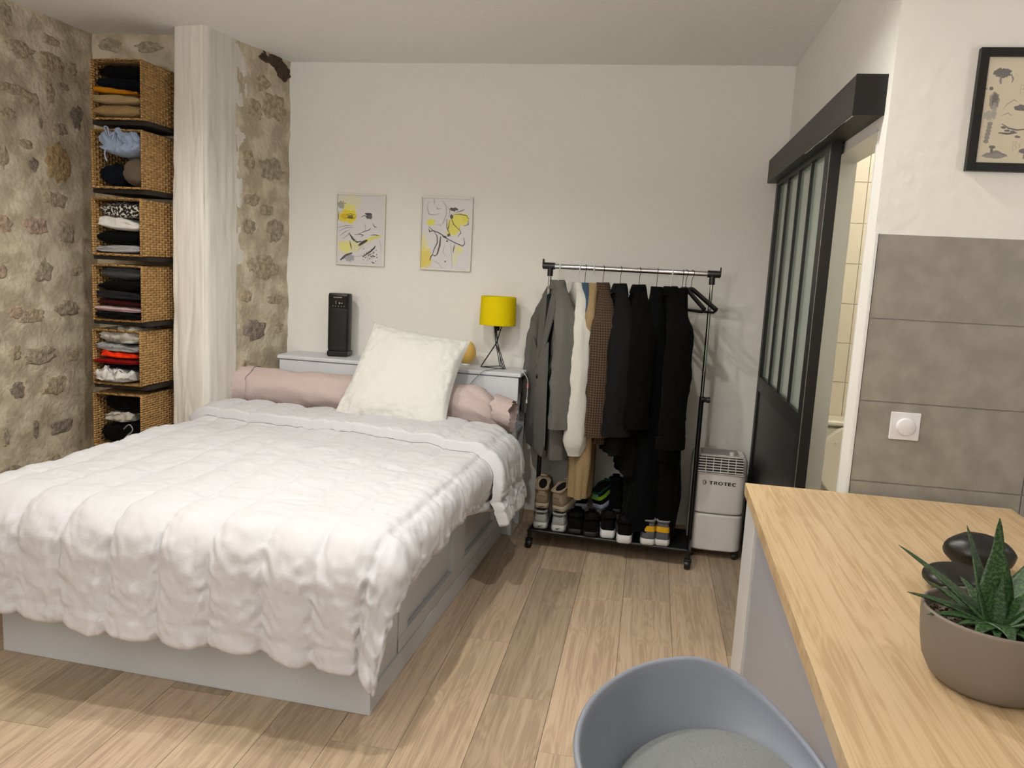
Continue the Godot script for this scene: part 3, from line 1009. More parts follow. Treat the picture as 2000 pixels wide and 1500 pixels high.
# ------------------------------------------------------------------ cushions
func build_pillows() -> void:
	var pink := cloth("pink", Color(0.76, 0.69, 0.675), 0.95, 0.2)
	var B := Basis(Vector3.UP, BED_TURN)
	var b := thing("bolster", "long pale pink bolster pillow lying across the head of the bed", "bolster", BED + B * Vector3(-BW / 2, MAT_TOP, -1.80), BED_TURN)
	var rows := []
	var n := 90
	for r in n:
		var f := r / float(n - 1)
		var x := lerpf(0.755, -0.80, f)
		var R := 0.122
		var droop := 0.0
		if f < 0.13:
			var q := 1.0 - f / 0.13
			R *= 1.0 - 0.45 * q * q
			droop = -0.035 * q * q
		if f > 0.97: R *= 1.0 - 0.25 * pow((f - 0.97) / 0.03, 2.0)
		var ring := PackedVector3Array()
		for k in 48:
			var a := TAU * k / 48
			var rr := R * (1.0 + 0.11 * nse(x * 3.4, cos(a) * 1.2, sin(a) * 1.2) + 0.03 * nse(x * 14.0, cos(a) * 4.0, sin(a) * 4.0))
			if f < 0.16: rr += 0.014 * nse(x * 6.0, cos(a) * 9.0, sin(a) * 9.0)
			var y := R + droop + sin(a) * rr * 0.97
			ring.append(Vector3(x, maxf(y, 0.002 + 0.004 * absf(cos(a))), cos(a) * rr))
		rows.append(ring)
	var g := Geo.new()
	g.loft(rows)
	part(b, "pillowcase", g, pink)
	# open end of the case beyond the roll, left and right
	for s in [[-0.74, -0.83, 0.128], [0.70, 0.80, 0.105]]:
		rows = []
		for r in 10:
			var f := r / 9.0
			var x: float = lerpf(s[0], s[1], f)
			var ring := PackedVector3Array()
			for k in 48:
				var a := TAU * k / 48
				var rr: float = s[2] * (1.0 + 0.10 * f * nse(cos(a) * 4.0, sin(a) * 4.0, x * 5.0) + 0.02)
				ring.append(Vector3(x + 0.02 * nse(cos(a) * 3.0, sin(a) * 3.0, 5.0), maxf(0.122 + sin(a) * rr * (0.97 if s[1] < 0 else 0.8) - (0.03 * f if s[1] > 0 else 0.0), 0.003), cos(a) * rr))
			rows.append(ring)
		g = Geo.new()
		g.surf(rows, true)
		part(b, "case_end", g, pink)
	# square pillow leaning on the bolster
	var o := thing("square_pillow", "large square off-white pillow leaning against the pink bolster", "pillow", Vector3(-1.30, 0.70, 0.60))
	var bl := Vector3(-1.645, 0.675, 0.70)
	var br := Vector3(-1.00, 0.665, 0.74)
	var tl := Vector3(-1.535, 1.185, 0.36)
	var tr := Vector3(-0.965, 1.118, 0.385)
	for k in 1:
		for side in [1.0, -1.0]:
			rows = []
			for r in 56:
				var row := PackedVector3Array()
				var v := r / 55.0 * 2.0 - 1.0
				for c in 56:
					var u := c / 55.0 * 2.0 - 1.0
					var pinch := 0.085
					var uu := u * (1.0 - pinch * (1.0 - v * v) * u * u)
					var vv := v * (1.0 - pinch * (1.0 - u * u) * v * v)
					var p := bl.lerp(br, uu * 0.5 + 0.5).lerp(tl.lerp(tr, uu * 0.5 + 0.5), vv * 0.5 + 0.5)
					var nn := (br - bl).cross(tl - bl).normalized()
					var th := 0.088 * pow(maxf(0.0, (1 - u * u)), 0.42) * pow(maxf(0.0, (1 - v * v)), 0.42)
					var rim := maxf(absf(u), absf(v))
					th += minf(1.0, (1.0 - rim) * 12.0) * (0.018 * nse(u * 1.3, v * 1.3, side) + 0.016 * smoothstep(0.45, 0.95, rim) * nse(u * 7.0, v * 7.0, side + 3.0) + 0.004 * nse(u * 6.0, v * 6.0, 8.0))
					row.append(p - o.position + nn * side * th * (1.0 if side > 0 else 0.8))
				rows.append(row)
			g = Geo.new()
			g.surf(rows, false, (br - bl).cross(tl - bl) * side)
			part(o, "front_panel" if side > 0 else "back_panel", g, cloth("pillow", Color(0.845, 0.845, 0.825), 0.9, 0.15))

# ------------------------------------------------------------------ on the headboard
func build_shelf_items() -> void:
	var top := 0.9465
	var blk := mat("heater_black", Color(0.010, 0.010, 0.011), 0.4)
	var h := thing("tower_heater", "slim black tower fan heater standing on the headboard", "heater", Vector3(-1.835, top, 0.115), 0.10)
	part(h, "base", bx(Vector3(0, 0.018, 0), Vector3(0.125, 0.036, 0.125), 0.008), blk)
	var rows := []
	for y in [[0.036, 0.96], [0.05, 1.0], [0.36, 1.0], [0.372, 0.97], [0.376, 0.92]]:
		var ring := PackedVector3Array()
		for k in 36:
			var a := TAU * k / 36
			var p := Vector3(cos(a) * 0.068, 0, sin(a) * 0.062)
			if p.z > 0.0: p.z = minf(p.z * 1.6, 0.055 - 0.010 * pow(absf(cos(a)), 4.0))
			ring.append(Vector3(p.x * y[1], y[0], p.z * y[1]))
		rows.append(ring)
	var g := Geo.new()
	g.loft(rows)
	part(h, "body", g, blk)
	g = Geo.new()
	for k in 30: g.box(Vector3(0.004, 0.065 + k * 0.0072, 0.056), Vector3(0.092, 0.003, 0.004), 0.0008)
	g.box(Vector3(0.004, 0.17, 0.0585), Vector3(0.003, 0.215, 0.002), 0.0)
	part(h, "grille", g, mat("grille_black", Color(0.035, 0.035, 0.037), 0.4)).set_meta("kind", "stuff")
	part(h, "control_panel", bx(Vector3(0.004, 0.325, 0.0555), Vector3(0.10, 0.075, 0.002), 0.0005), mat("heater_gloss", Color(0.012, 0.012, 0.014), 0.12))
	g = Geo.new()
	for k in 5: g.box(Vector3(-0.030 + k * 0.017, 0.302, 0.057), Vector3(0.0045, 0.0045, 0.0012), 0.0)
	g.box(Vector3(-0.012, 0.323, 0.057), Vector3(0.0025, 0.02, 0.0012), 0.0)
	for q in [[0.0, 0.010], [0.014, 0.006]]: g.box(Vector3(0.010 + q[0], 0.320, 0.057), Vector3(0.008, q[1], 0.0012), 0.0)
	g.box(Vector3(-0.002, 0.354, 0.057), Vector3(0.052, 0.004, 0.0012), 0.0)
	part(h, "printed_symbols", g, mat("print_grey", Color(0.55, 0.55, 0.56), 0.6))
	# yellow table lamp on wire legs
	var wire := mat("black_metal", Color.BLACK)
	var l := thing("table_lamp", "table lamp with yellow drum shade on a crossed black wire base", "lamp", Vector3(-0.868, top, 0.135))
	var ang := [2.75, 0.75, 4.9]
	var feet := []
	for k in 3:
		var a: float = ang[k]
		var f := Vector3(cos(a) * 0.088, 0.003, sin(a) * 0.075)
		feet.append(f)
		var q := Vector3(-cos(a) * 0.026, 0.245, -sin(a) * 0.026)
		var side := Vector3(-sin(a), 0, cos(a)) * 0.006
		part(l, "wire_leg", tb([f + side * 0.8, Vector3(0, 0.145, 0) + side, q + side * 0.6], 0.0026, 6), wire)
		part(l, "wire_leg", tb([f - side * 0.8, Vector3(0, 0.145, 0) - side, q - side * 0.6], 0.0026, 6), wire)
	for k in 3: part(l, "base_wire", tb([feet[k], feet[(k + 1) % 3]], 0.0026, 6), wire)
	part(l, "lamp_holder", lt([[0.010, 0.215], [0.014, 0.22], [0.014, 0.27], [0.008, 0.275]], 14), wire)
	part(l, "bulb", lt([[0.010, 0.272], [0.026, 0.31], [0.028, 0.325], [0.018, 0.348], [0.002, 0.354]], 16), mat("bulb_off", Color(0.85, 0.84, 0.80), 0.3))
	var sh := cloth("yellow_shade", Color(0.87, 0.78, 0.03), 0.85, 0.0)
	sh.backlight_enabled = true
	sh.backlight = Color(0.35, 0.30, 0.02)
	g = Geo.new()
	rows = []
	for q in [[0.103, 0.25], [0.105, 0.249], [0.1055, 0.252], [0.1015, 0.410], [0.1005, 0.412], [0.099, 0.411], [0.1025, 0.25]]:
		var ring := PackedVector3Array()
		for k in 48:
			var a := TAU * k / 48
			ring.append(Vector3(cos(a) * q[0], q[1], sin(a) * q[0]))
		rows.append(ring)
	g.surf(rows, true)
	part(l, "shade", g, sh)
	var sp := Geo.new()
	for k in 3: sp.tube([Vector3(0, 0.275, 0), Vector3(cos(k * 2.09) * 0.102, 0.262, sin(k * 2.09) * 0.102)], 0.0012, 5)
	part(l, "shade_carrier", sp, wire)
	# cord of the lamp over the front edge
	var c := part(self, "lamp_cord", tb(curve([Vector3(-0.83, top + 0.004, 0.17), Vector3(-0.86, top + 0.003, 0.26), Vector3(-0.90, top - 0.002, 0.318), Vector3(-0.945, 0.90, 0.318), Vector3(-0.985, 0.85, 0.318)]), 0.0022, 6), mat("cord_grey", Color(0.55, 0.54, 0.52), 0.6))
	tag(c, "thin grey lamp cord running over the headboard edge", "cord")
	var cc := thing("charging_cable", "white charging cable with pink plug hanging off the headboard end", "cable", Vector3(-0.69, top, 0.25))
	part(cc, "cable", tb(curve([Vector3(-0.04, 0.003, -0.05), Vector3(-0.005, 0.003, -0.01), Vector3(0.022, -0.02, 0.0), Vector3(0.035, -0.06, 0.0), Vector3(0.034, -0.16, 0.0)]), 0.002, 6), mat("cable_white", Color(0.82, 0.82, 0.82), 0.5))
	part(cc, "plug", bx(Vector3(0.035, -0.075, 0), Vector3(0.011, 0.028, 0.007), 0.002), mat("plug_pink", Color(0.75, 0.52, 0.47), 0.5))
	part(cc, "connector", bx(Vector3(0.034, -0.165, 0), Vector3(0.008, 0.02, 0.005), 0.001), mat("cable_white", Color.WHITE))
	# yellow egg-shaped ornament behind the pillow
	var e := thing("egg_ornament", "pale yellow egg-shaped ornament behind the square pillow", "night light", Vector3(-1.045, top, 0.13))
	var pr := []
	for k in 19:
		var t := PI * k / 18.0
		pr.append([maxf(0.001, 0.056 * sin(t) * (1.0 + 0.08 * cos(t))), 0.078 - 0.07 * cos(t)])
	part(e, "shell", lt(pr, 28), mat("egg_yellow", Color(0.86, 0.70, 0.36), 0.45))
	part(e, "foot", lt([[0.022, 0.0], [0.026, 0.004], [0.026, 0.012], [0.018, 0.016]], 20), mat("white_plastic", Color.WHITE))

# ------------------------------------------------------------------ pictures
func stroke(im: Image, pts: Array, w: float, col: Color) -> void:
	for k in pts.size() - 1:
		var a: Vector2 = pts[k]
		var b: Vector2 = pts[k + 1]
		var n := int(a.distance_to(b)) + 1
		for s in n + 1:
			var p := a.lerp(b, float(s) / n)
			var ww := w * (0.55 + 0.45 * sin(PI * clampf((k + float(s) / n) / (pts.size() - 1), 0.05, 0.95)))
			dab(im, p, ww, ww, col)

func dab(im: Image, p: Vector2, rx: float, ry: float, col: Color, ragged := 0.0) -> void:
	for y in range(maxi(0, int(p.y - ry) - 1), mini(im.get_height(), int(p.y + ry) + 2)):
		for x in range(maxi(0, int(p.x - rx) - 1), mini(im.get_width(), int(p.x + rx) + 2)):
			var q := Vector2((x - p.x) / rx, (y - p.y) / ry).length()
			if ragged > 0.0: q += ragged * nse(x * 0.06, y * 0.06, p.x)
			if q < 1.0:
				im.set_pixel(x, y, im.get_pixel(x, y).lerp(col, col.a * clampf((1.0 - q) * maxf(rx, 2.0) * 0.5, 0, 1)))

func pv(flat: Array) -> Array:
	var o := []
	for k in range(0, flat.size(), 2): o.append(Vector2(flat[k], flat[k + 1]))
	return o

func framed(called: String, label: String, at: Vector3, w: float, h: float, fw: float, fd: float, im: Image, fm: Material) -> Node3D:
	var o := thing(called, label, "picture", at)
	for s in [-1, 1]:
		part(o, "frame_side", bx(Vector3(s * (w / 2 - fw / 2), 0, fd / 2), Vector3(fw, h, fd), 0.001), fm)
		part(o, "frame_rail", bx(Vector3(0, s * (h / 2 - fw / 2), fd / 2), Vector3(w - 2 * fw, fw, fd), 0.001), fm)
	var g := Geo.new()
	g.face(Vector3(-w / 2 + fw, -h / 2 + fw, fd * 0.45), Vector3(w / 2 - fw, -h / 2 + fw, fd * 0.45), Vector3(w / 2 - fw, h / 2 - fw, fd * 0.45), Vector3(-w / 2 + fw, h / 2 - fw, fd * 0.45), Vector3.BACK)
	var m := StandardMaterial3D.new()
	m.albedo_texture = tx(im)
	m.roughness = 0.35
	part(o, "print", g, m)
	part(o, "backing", bx(Vector3(0, 0, fd * 0.2), Vector3(w - fw, h - fw, fd * 0.3), 0.0), mat("backing", Color(0.5, 0.45, 0.4), 0.9))
	return o

func build_pictures() -> void:
	var ink := Color(0.16, 0.15, 0.17, 0.9)
	var grey := Color(0.42, 0.41, 0.45, 0.7)
	var yel := Color(0.88, 0.80, 0.16, 0.9)
	var pale := Color(0.88, 0.86, 0.42, 0.75)
	var wf := mat("frame_white", Color(0.86, 0.85, 0.82), 0.4)
	# profile with a yellow flower (drawn on a 250 x 370 sheet)
	var im := Image.create(250, 370, false, Image.FORMAT_RGB8)
	im.fill(Color(0.83, 0.82, 0.83))
	dab(im, Vector2(62, 40), 60, 45, Color(0.87, 0.86, 0.66, 0.6), 0.8)
	dab(im, Vector2(20, 55), 22, 22, Color(0.45, 0.45, 0.42, 0.6), 0.7)
	dab(im, Vector2(62, 75), 36, 30, pale, 0.7)
	dab(im, Vector2(55, 115), 50, 36, yel, 0.6)
	dab(im, Vector2(36, 112), 20, 13, Color(0.80, 0.66, 0.08, 0.8), 0.6)
	dab(im, Vector2(70, 118), 16, 10, Color(0.30, 0.27, 0.08, 0.7), 0.8)
	for s in [[30, 128, 60, 120, 88, 124, 98, 112], [48, 108, 70, 100, 92, 106], [4, 90, 5, 118, 6, 136]]: stroke(im, pv(s), 2.0, ink)
	dab(im, Vector2(165, 98), 20, 7, ink, 0.3); dab(im, Vector2(170, 108), 16, 18, Color(0.25, 0.24, 0.27, 0.8), 0.9)
	for s in [[128, 116, 142, 106, 160, 112, 178, 122], [190, 148, 200, 165, 212, 166], [120, 205, 150, 190, 172, 182, 180, 172], [95, 212, 118, 208, 140, 212, 128, 222], [180, 210, 205, 208, 232, 212]]: stroke(im, pv(s), 2.4, ink)
	for s in [[0, 178, 40, 166, 82, 162], [8, 196, 48, 176, 86, 172], [14, 222, 40, 200, 66, 186], [30, 236, 60, 212, 70, 196], [60, 205, 80, 222, 102, 246, 120, 252]]: stroke(im, pv(s), 2.2, grey)
	stroke(im, pv([66, 208, 84, 236, 104, 252, 130, 246]), 4.5, ink)
	stroke(im, pv([118, 274, 150, 246, 190, 226, 232, 214]), 10.0, Color(0.84, 0.82, 0.45, 0.7))
	stroke(im, pv([116, 270, 142, 250, 160, 240]), 8.0, Color(0.22, 0.21, 0.23, 0.85))
	dab(im, Vector2(45, 280), 36, 32, pale, 0.9); dab(im, Vector2(95, 275), 26, 30, Color(0.86, 0.85, 0.55, 0.6), 0.9)
	stroke(im, pv([68, 248, 74, 272, 78, 290]), 3.0, ink)
	stroke(im, pv([20, 352, 48, 326, 80, 312]), 6.0, ink)
	stroke(im, pv([140, 330, 180, 300, 200, 280, 206, 268]), 4.5, ink)
	dab(im, Vector2(66, 338), 30, 22, Color(0.5, 0.49, 0.52, 0.6), 0.9)
	rng.seed = 5
	for k in 46: dab(im, Vector2(190 + rng.randfn() * 18, 322 + rng.randfn() * 24), rng.randf_range(1.5, 5), rng.randf_range(1.5, 5), ink, 0.4)
	for s in [[110, 300, 126, 282, 150, 268], [100, 330, 150, 322, 190, 340], [226, 236, 236, 262, 238, 300], [150, 190, 150, 160, 146, 150]]: stroke(im, pv(s), 1.6, grey)
	var c := hit(704, 449, 2, 0.008)
	framed("framed_print", "white framed ink sketch of a face with a yellow flower over one eye", Vector3(c.x, c.y, 0.0), 0.312, 0.425, 0.009, 0.018, im, wf)
	# figure with a large yellow flower
	im = Image.create(250, 370, false, Image.FORMAT_RGB8)
	im.fill(Color(0.83, 0.82, 0.83))
	dab(im, Vector2(20, 318), 34, 60, Color(0.87, 0.79, 0.36, 0.9), 0.7)
	dab(im, Vector2(14, 240), 20, 50, Color(0.88, 0.84, 0.52, 0.6), 0.8)
	dab(im, Vector2(192, 105), 44, 34, Color(0.86, 0.83, 0.28, 0.9), 0.7)
	dab(im, Vector2(160, 150), 34, 44, Color(0.86, 0.83, 0.30, 0.9), 0.6)
	dab(im, Vector2(222, 100), 18, 22, Color(0.84, 0.80, 0.22, 0.8), 0.6)
	dab(im, Vector2(44, 126), 22, 18, Color(0.85, 0.84, 0.25, 0.9), 0.5)
	dab(im, Vector2(190, 262), 26, 20, Color(0.86, 0.85, 0.5, 0.7), 0.8)
	dab(im, Vector2(176, 310), 12, 48, Color(0.86, 0.86, 0.6, 0.6), 0.8)
	for s in [[30, 20, 24, 50, 34, 84, 60, 88, 88, 80], [56, 2, 60, 16, 58, 34], [70, 40, 78, 56, 96, 52], [100, 10, 120, 40, 124, 80, 112, 112, 108, 130], [128, 40, 140, 60, 136, 96]]: stroke(im, pv(s), 2.2, grey)
	dab(im, Vector2(160, 55), 22, 10, ink, 0.6); dab(im, Vector2(150, 94), 8, 14, ink, 0.5)
	for s in [[170, 70, 200, 60, 214, 52], [164, 82, 190, 78, 226, 84, 238, 104], [236, 110, 236, 130, 214, 138], [150, 100, 160, 130, 190, 160], [126, 104, 128, 150, 150, 196], [190, 150, 200, 176, 186, 196], [140, 110, 138, 140, 132, 168]]: stroke(im, pv(s), 2.4, ink)
	for s in [[36, 150, 60, 172, 84, 178, 104, 190, 124, 206, 160, 222], [36, 160, 40, 176, 62, 168], [62, 170, 80, 200, 82, 232, 66, 270, 58, 302], [98, 198, 94, 240, 86, 290, 72, 304, 56, 296], [106, 190, 140, 214, 180, 232, 212, 244, 222, 232, 216, 200], [46, 330, 52, 306, 60, 296], [170, 240, 164, 280]]: stroke(im, pv(s), 3.0, ink)
	stroke(im, pv([98, 200, 94, 250, 82, 296]), 5.0, Color(0.3, 0.29, 0.31, 0.7))
	dab(im, Vector2(118, 200), 10, 6, ink, 0.4); dab(im, Vector2(132, 222), 5, 5, ink, 0.4); dab(im, Vector2(126, 330), 4, 7, ink, 0.3); dab(im, Vector2(138, 190), 7, 10, ink, 0.5)
	for s in [[60, 326, 90, 340, 110, 366], [150, 230, 158, 300, 162, 366], [120, 240, 112, 280, 128, 300], [100, 140, 110, 120, 124, 110], [70, 140, 92, 136, 100, 150]]: stroke(im, pv(s), 1.6, grey)
	c = hit(871, 457, 2, 0.008)
	framed("framed_print", "white framed ink sketch of a figure holding a large yellow flower", Vector3(c.x, c.y, 0.0), 0.316, 0.428, 0.009, 0.018, im, wf)
	# mushroom chart on the kitchen wall
	var bf := mat("frame_black", Color(0.022, 0.022, 0.022), 0.45)
	im = Image.create(360, 480, false, Image.FORMAT_RGB8)
	im.fill(Color(0.85, 0.80, 0.69))
	for k in 60:
		rng.seed = 600 + k
		dab(im, Vector2(rng.randf() * 360, rng.randf() * 480), 50, 50, Color(0.87, 0.82, 0.72, 0.12), 0.8)
	var dk := Color(0.20, 0.17, 0.17, 0.92)
	var md := Color(0.42, 0.39, 0.37, 0.8)
	dab(im, Vector2(72, 70), 42, 22, dk, 0.35); stroke(im, pv([68, 84, 66, 104, 70, 118]), 6.0, md); stroke(im, pv([112, 78, 122, 96, 118, 112]), 4.0, md)
	dab(im, Vector2(30, 140), 10, 9, dk, 0.3); dab(im, Vector2(10, 142), 6, 5, md, 0.3)
	dab(im, Vector2(52, 196), 24, 42, md, 0.25); dab(im, Vector2(54, 190), 14, 30, dk, 0.5)
	dab(im, Vector2(40, 262), 30, 22, Color(0.6, 0.58, 0.54, 0.7), 0.5); dab(im, Vector2(56, 236), 12, 40, Color(0.62, 0.60, 0.56, 0.8), 0.2)
	stroke(im, pv([96, 232, 110, 210, 140, 190, 156, 200]), 3.0, Color(0.6, 0.57, 0.52, 0.8)); stroke(im, pv([92, 262, 120, 250, 140, 262]), 3.0, Color(0.6, 0.57, 0.52, 0.8))
	dab(im, Vector2(190, 226), 50, 15, dk, 0.3); stroke(im, pv([150, 230, 190, 236, 240, 226]), 4.0, dk)
	for k in 6: dab(im, Vector2(46 - k * 1.5, 300 + k * 16), 13, 10, md, 0.15)
	stroke(im, pv([100, 300, 130, 318, 170, 326, 220, 320]), 4.0, dk); stroke(im, pv([90, 340, 130, 344, 170, 338]), 5.0, dk)
	for q in [[108, 316], [126, 330], [150, 334], [176, 356]]: dab(im, Vector2(q[0], q[1]), 13, 6, dk, 0.4)
	for q in [[30, 448, 90, 424, 140, 446], [40, 444, 96, 426, 134, 444]]: stroke(im, pv(q), 5.0, md)
	dab(im, Vector2(84, 444), 56, 14, md, 0.2); stroke(im, pv([70, 430, 68, 414]), 7.0, dk); dab(im, Vector2(70, 406), 16, 8, dk, 0.2)
	# faint handwriting
	var fa := Color(0.62, 0.55, 0.44, 0.8)
	for s in [[160, 120, 162, 170], [160, 122, 176, 126, 174, 142, 162, 144], [186, 122, 188, 150], [160, 376, 162, 420], [160, 376, 176, 380, 170, 396, 180, 408, 162, 420], [186, 384, 190, 404, 198, 386]]: stroke(im, pv(s), 2.0, fa)
	for q in [[240, 80], [300, 90], [270, 190], [320, 260], [260, 330], [310, 420], [220, 420]]:
		dab(im, Vector2(q[0], q[1]), 28, 13, dk, 0.3); stroke(im, pv([q[0], q[1] + 6, q[0] - 4, q[1] + 34]), 6.0, md)
	var tl := hit(1920, 92, 2, ZK + 0.02)
	var bl := hit(1884, 333, 2, ZK + 0.02)
	var hh := tl.y - bl.y
	var pc := framed("mushroom_print", "black framed botanical print of mushrooms on cream paper", Vector3((tl.x + bl.x) / 2 + 0.135, (tl.y + bl.y) / 2, ZK), 0.27, hh, 0.025, 0.022, im, bf)
	var gm := mat("picture_glass", Color(1, 1, 1, 0.06), 0.03)
	gm.transparency = BaseMaterial3D.TRANSPARENCY_ALPHA
	part(pc, "glass", bx(Vector3(0, 0, 0.014), Vector3(0.222, hh - 0.048, 0.002), 0.0), gm)

# ------------------------------------------------------------------ woven baskets with folded clothes
func folded(x0: float, x1: float, y0: float, h: float, tilt: float, depth: float, crumple: float, sd: float) -> Geo:
	var rows := []
	var nx := 26
	for k in nx:
		var f := k / float(nx - 1)
		var x := lerpf(x0, x1, f)
		var endf := pow(sin(PI * clampf(f, 0.02, 0.98)), 0.22)
		var ring := PackedVector3Array()
		for q in 30:
			var a := TAU * q / 30
			var cy := signf(sin(a)) * pow(absf(sin(a)), 0.55)
			var cz := signf(cos(a)) * pow(absf(cos(a)), 0.45)
			var y := cy * h * 0.5 * endf
			var z := cz * depth * 0.5 * (0.9 + 0.1 * endf)
			if cz > 0.3:
				z += 0.006 * sin(cy * 5.0 + sd) + 0.010 * nse(x * 9.0 + sd, cy * 1.5, sd)
				z += crumple * 0.03 * nse(x * 16.0 + sd, cy * 2.5, sd)
			if cy > 0: y += (0.10 * h * nse(x * 10.0 + sd, z * 8.0, sd) + crumple * 0.03 * nse(x * 18.0, z * 18.0, sd)) * endf
			ring.append(Vector3(x, y0 + h * 0.5 + y + tilt * (f - 0.5) * (1.0 if cy > 0 else 0.3), z))
		rows.append(ring)
	var g := Geo.new()
	g.loft(rows)
	return g

func build_baskets() -> void:
	var rush: Material = mats["rush"]
	var W := 0.284
	var Dp := 0.30
	var Hh := 0.292
	var order := ["topmost", "second", "third", "fourth", "fifth", "lowest"]
	var colours := {
		"black": Color(0.018, 0.018, 0.02), "navy": Color(0.03, 0.045, 0.085), "mustard": Color(0.72, 0.47, 0.06), "khaki": Color(0.56, 0.47, 0.32), "sand": Color(0.60, 0.52, 0.38), "paleblue": Color(0.55, 0.60, 0.69), "taupe": Color(0.36, 0.315, 0.26), "white": Color(0.80, 0.79, 0.77), "offwhite": Color(0.68, 0.66, 0.62), "lightgrey": Color(0.60, 0.60, 0.61), "midgrey": Color(0.25, 0.255, 0.265), "darkgrey": Color(0.12, 0.125, 0.135), "burgundy": Color(0.19, 0.035, 0.045), "blush": Color(0.72, 0.61, 0.62), "orange": Color(0.90, 0.20, 0.05), "red": Color(0.48, 0.05, 0.045)}
	# per basket, from the bottom: name, colour, label words, x0, x1, height, tilt, depth forward, crumple
	var fill := [
		[["chinos", "khaki", "beige folded chinos at the bottom of the topmost basket", -0.13, 0.125, 0.055, 0.0, 0.03, 0.25], ["chinos", "sand", "pale sand folded chinos under the mustard jumper in the topmost basket", -0.135, 0.125, 0.045, -0.012, 0.035, 0.2], ["jumper", "mustard", "mustard yellow folded jumper in the topmost basket", -0.127, 0.115, 0.026, -0.03, 0.028, 0.1], ["jumper", "navy", "dark navy folded jumper on the mustard jumper", -0.122, 0.128, 0.045, -0.02, 0.015, 0.1], ["jumper", "black", "black folded jumper on top of the pile in the topmost basket", -0.115, 0.128, 0.06, 0.0, 0.0, 0.2]],
		[["jeans", "navy", "dark navy bundled jeans low in the second basket", -0.115, 0.015, 0.10, -0.02, 0.0, 0.6], ["trousers", "taupe", "taupe trousers folded in the second basket beside the navy jeans", 0.02, 0.128, 0.13, 0.01, 0.01, 0.3], ["drawstring_shorts", "paleblue", "pale blue crumpled drawstring shorts bulging from the second basket", -0.08, 0.128, 0.115, -0.02, 0.05, 1.3]],
		[["folded_shirt", "lightgrey", "light grey folded shirt at the bottom of the third basket", -0.128, 0.12, 0.038, 0.01, 0.02, 0.2], ["jumper", "black", "black folded jumper under the white shirt in the third basket", -0.128, 0.12, 0.065, 0.0, 0.012, 0.3], ["folded_shirt", "white", "bright white folded shirt slanting across the third basket", -0.11, 0.125, 0.055, -0.045, 0.02, 0.35], ["patterned_top", "patterned", "black and white patterned top at the top of the third basket", -0.11, 0.128, 0.075, 0.0, 0.0, 0.3]],
		[["jumper", "black", "black jumper hanging over the front edge of the fourth basket", -0.115, 0.128, 0.030, -0.012, 0.05, 0.3], ["folded_shirt", "blush", "pale pink folded shirt in the fourth basket", -0.13, 0.125, 0.026, -0.01, 0.03, 0.2], ["jumper", "burgundy", "burgundy folded jumper in the fourth basket", -0.115, 0.12, 0.030, -0.015, 0.02, 0.1], ["jumper", "darkgrey", "charcoal folded jumper between burgundy and black in the fourth basket", -0.13, 0.128, 0.04, -0.02, 0.018, 0.2], ["jumper", "black", "black folded jumper under the grey one in the fourth basket", -0.125, 0.128, 0.05, 0.01, 0.012, 0.3], ["jumper", "midgrey", "mid grey folded jumper on top in the fourth basket", -0.105, 0.125, 0.065, 0.0, 0.0, 0.1]],
		[["blouse", "white", "white ruffled blouse spilling from the bottom of the fifth basket", -0.115, 0.09, 0.062, -0.01, 0.055, 1.5], ["folded_shirt", "navy", "navy folded shirt in the fifth basket", -0.10, 0.128, 0.022, -0.01, 0.012, 0.3], ["folded_shirt", "red", "dark red folded shirt in the fifth basket", -0.135, 0.11, 0.030, 0.0, 0.04, 0.1], ["sports_top", "orange", "bright orange sports top in the fifth basket", -0.09, 0.11, 0.030, -0.012, 0.035, 0.6], ["folded_shirt", "lightgrey", "light grey folded shirt over the orange top", -0.12, 0.12, 0.035, -0.02, 0.03, 0.5], ["blouse", "offwhite", "off-white crumpled blouse on top in the fifth basket", -0.105, 0.125, 0.075, 0.0, 0.02, 1.5]],
		[["jogging_trousers", "black", "black jogging trousers at the bottom of the lowest basket", -0.11, 0.125, 0.10, 0.0, 0.01, 0.8], ["folded_shirt", "offwhite", "off-white bundled shirt in the lowest basket", -0.10, 0.06, 0.05, 0.0, 0.0, 0.8], ["jumper", "black", "black bundled jumper at the top of the lowest basket", -0.10, 0.125, 0.09, 0.0, -0.02, 0.6]]]
	var shared: ArrayMesh
	for k in 6:
		var y0 := 2.455 - 0.3395 * k - Hh
		var at := Vector3(-2.722 - 0.007 * k, y0, 0.75)
		var turn := [0.0, 0.015, -0.01, 0.02, -0.015, 0.01][k] as float
		var sb := part(self, "wall_shelf", bx(Vector3(0, -0.012, -0.02), Vector3(W + 0.03, 0.022, 0.30), 0.002), mat("dark_board", Color(0.10, 0.065, 0.045), 0.7), Transform3D(Basis(), at))
		tag(sb, "dark wooden shelf board carrying the %s woven basket" % order[k], "shelf")
		var b := thing("woven_basket", "square woven rush basket on its side, %s of the wall stack" % order[k], "basket", at, turn, "woven baskets stacked in the alcove")
		if k == 0: shared = null
		var t := 0.011
		part(b, "bottom", bx(Vector3(0, t / 2, 0), Vector3(W, t, Dp), 0.004), rush)
		part(b, "top", bx(Vector3(0, Hh - t / 2, 0), Vector3(W, t, Dp), 0.004), rush)
		part(b, "side", bx(Vector3(-W / 2 + t / 2, Hh / 2, 0), Vector3(t, Hh - 0.006, Dp), 0.004), rush)
		part(b, "side", bx(Vector3(W / 2 - t / 2, Hh / 2, 0), Vector3(t, Hh - 0.006, Dp), 0.004), rush)
		part(b, "back", bx(Vector3(0, Hh / 2, -Dp / 2 + t / 2), Vector3(W - 0.01, Hh - 0.01, t), 0.004), rush)
		var loop := []
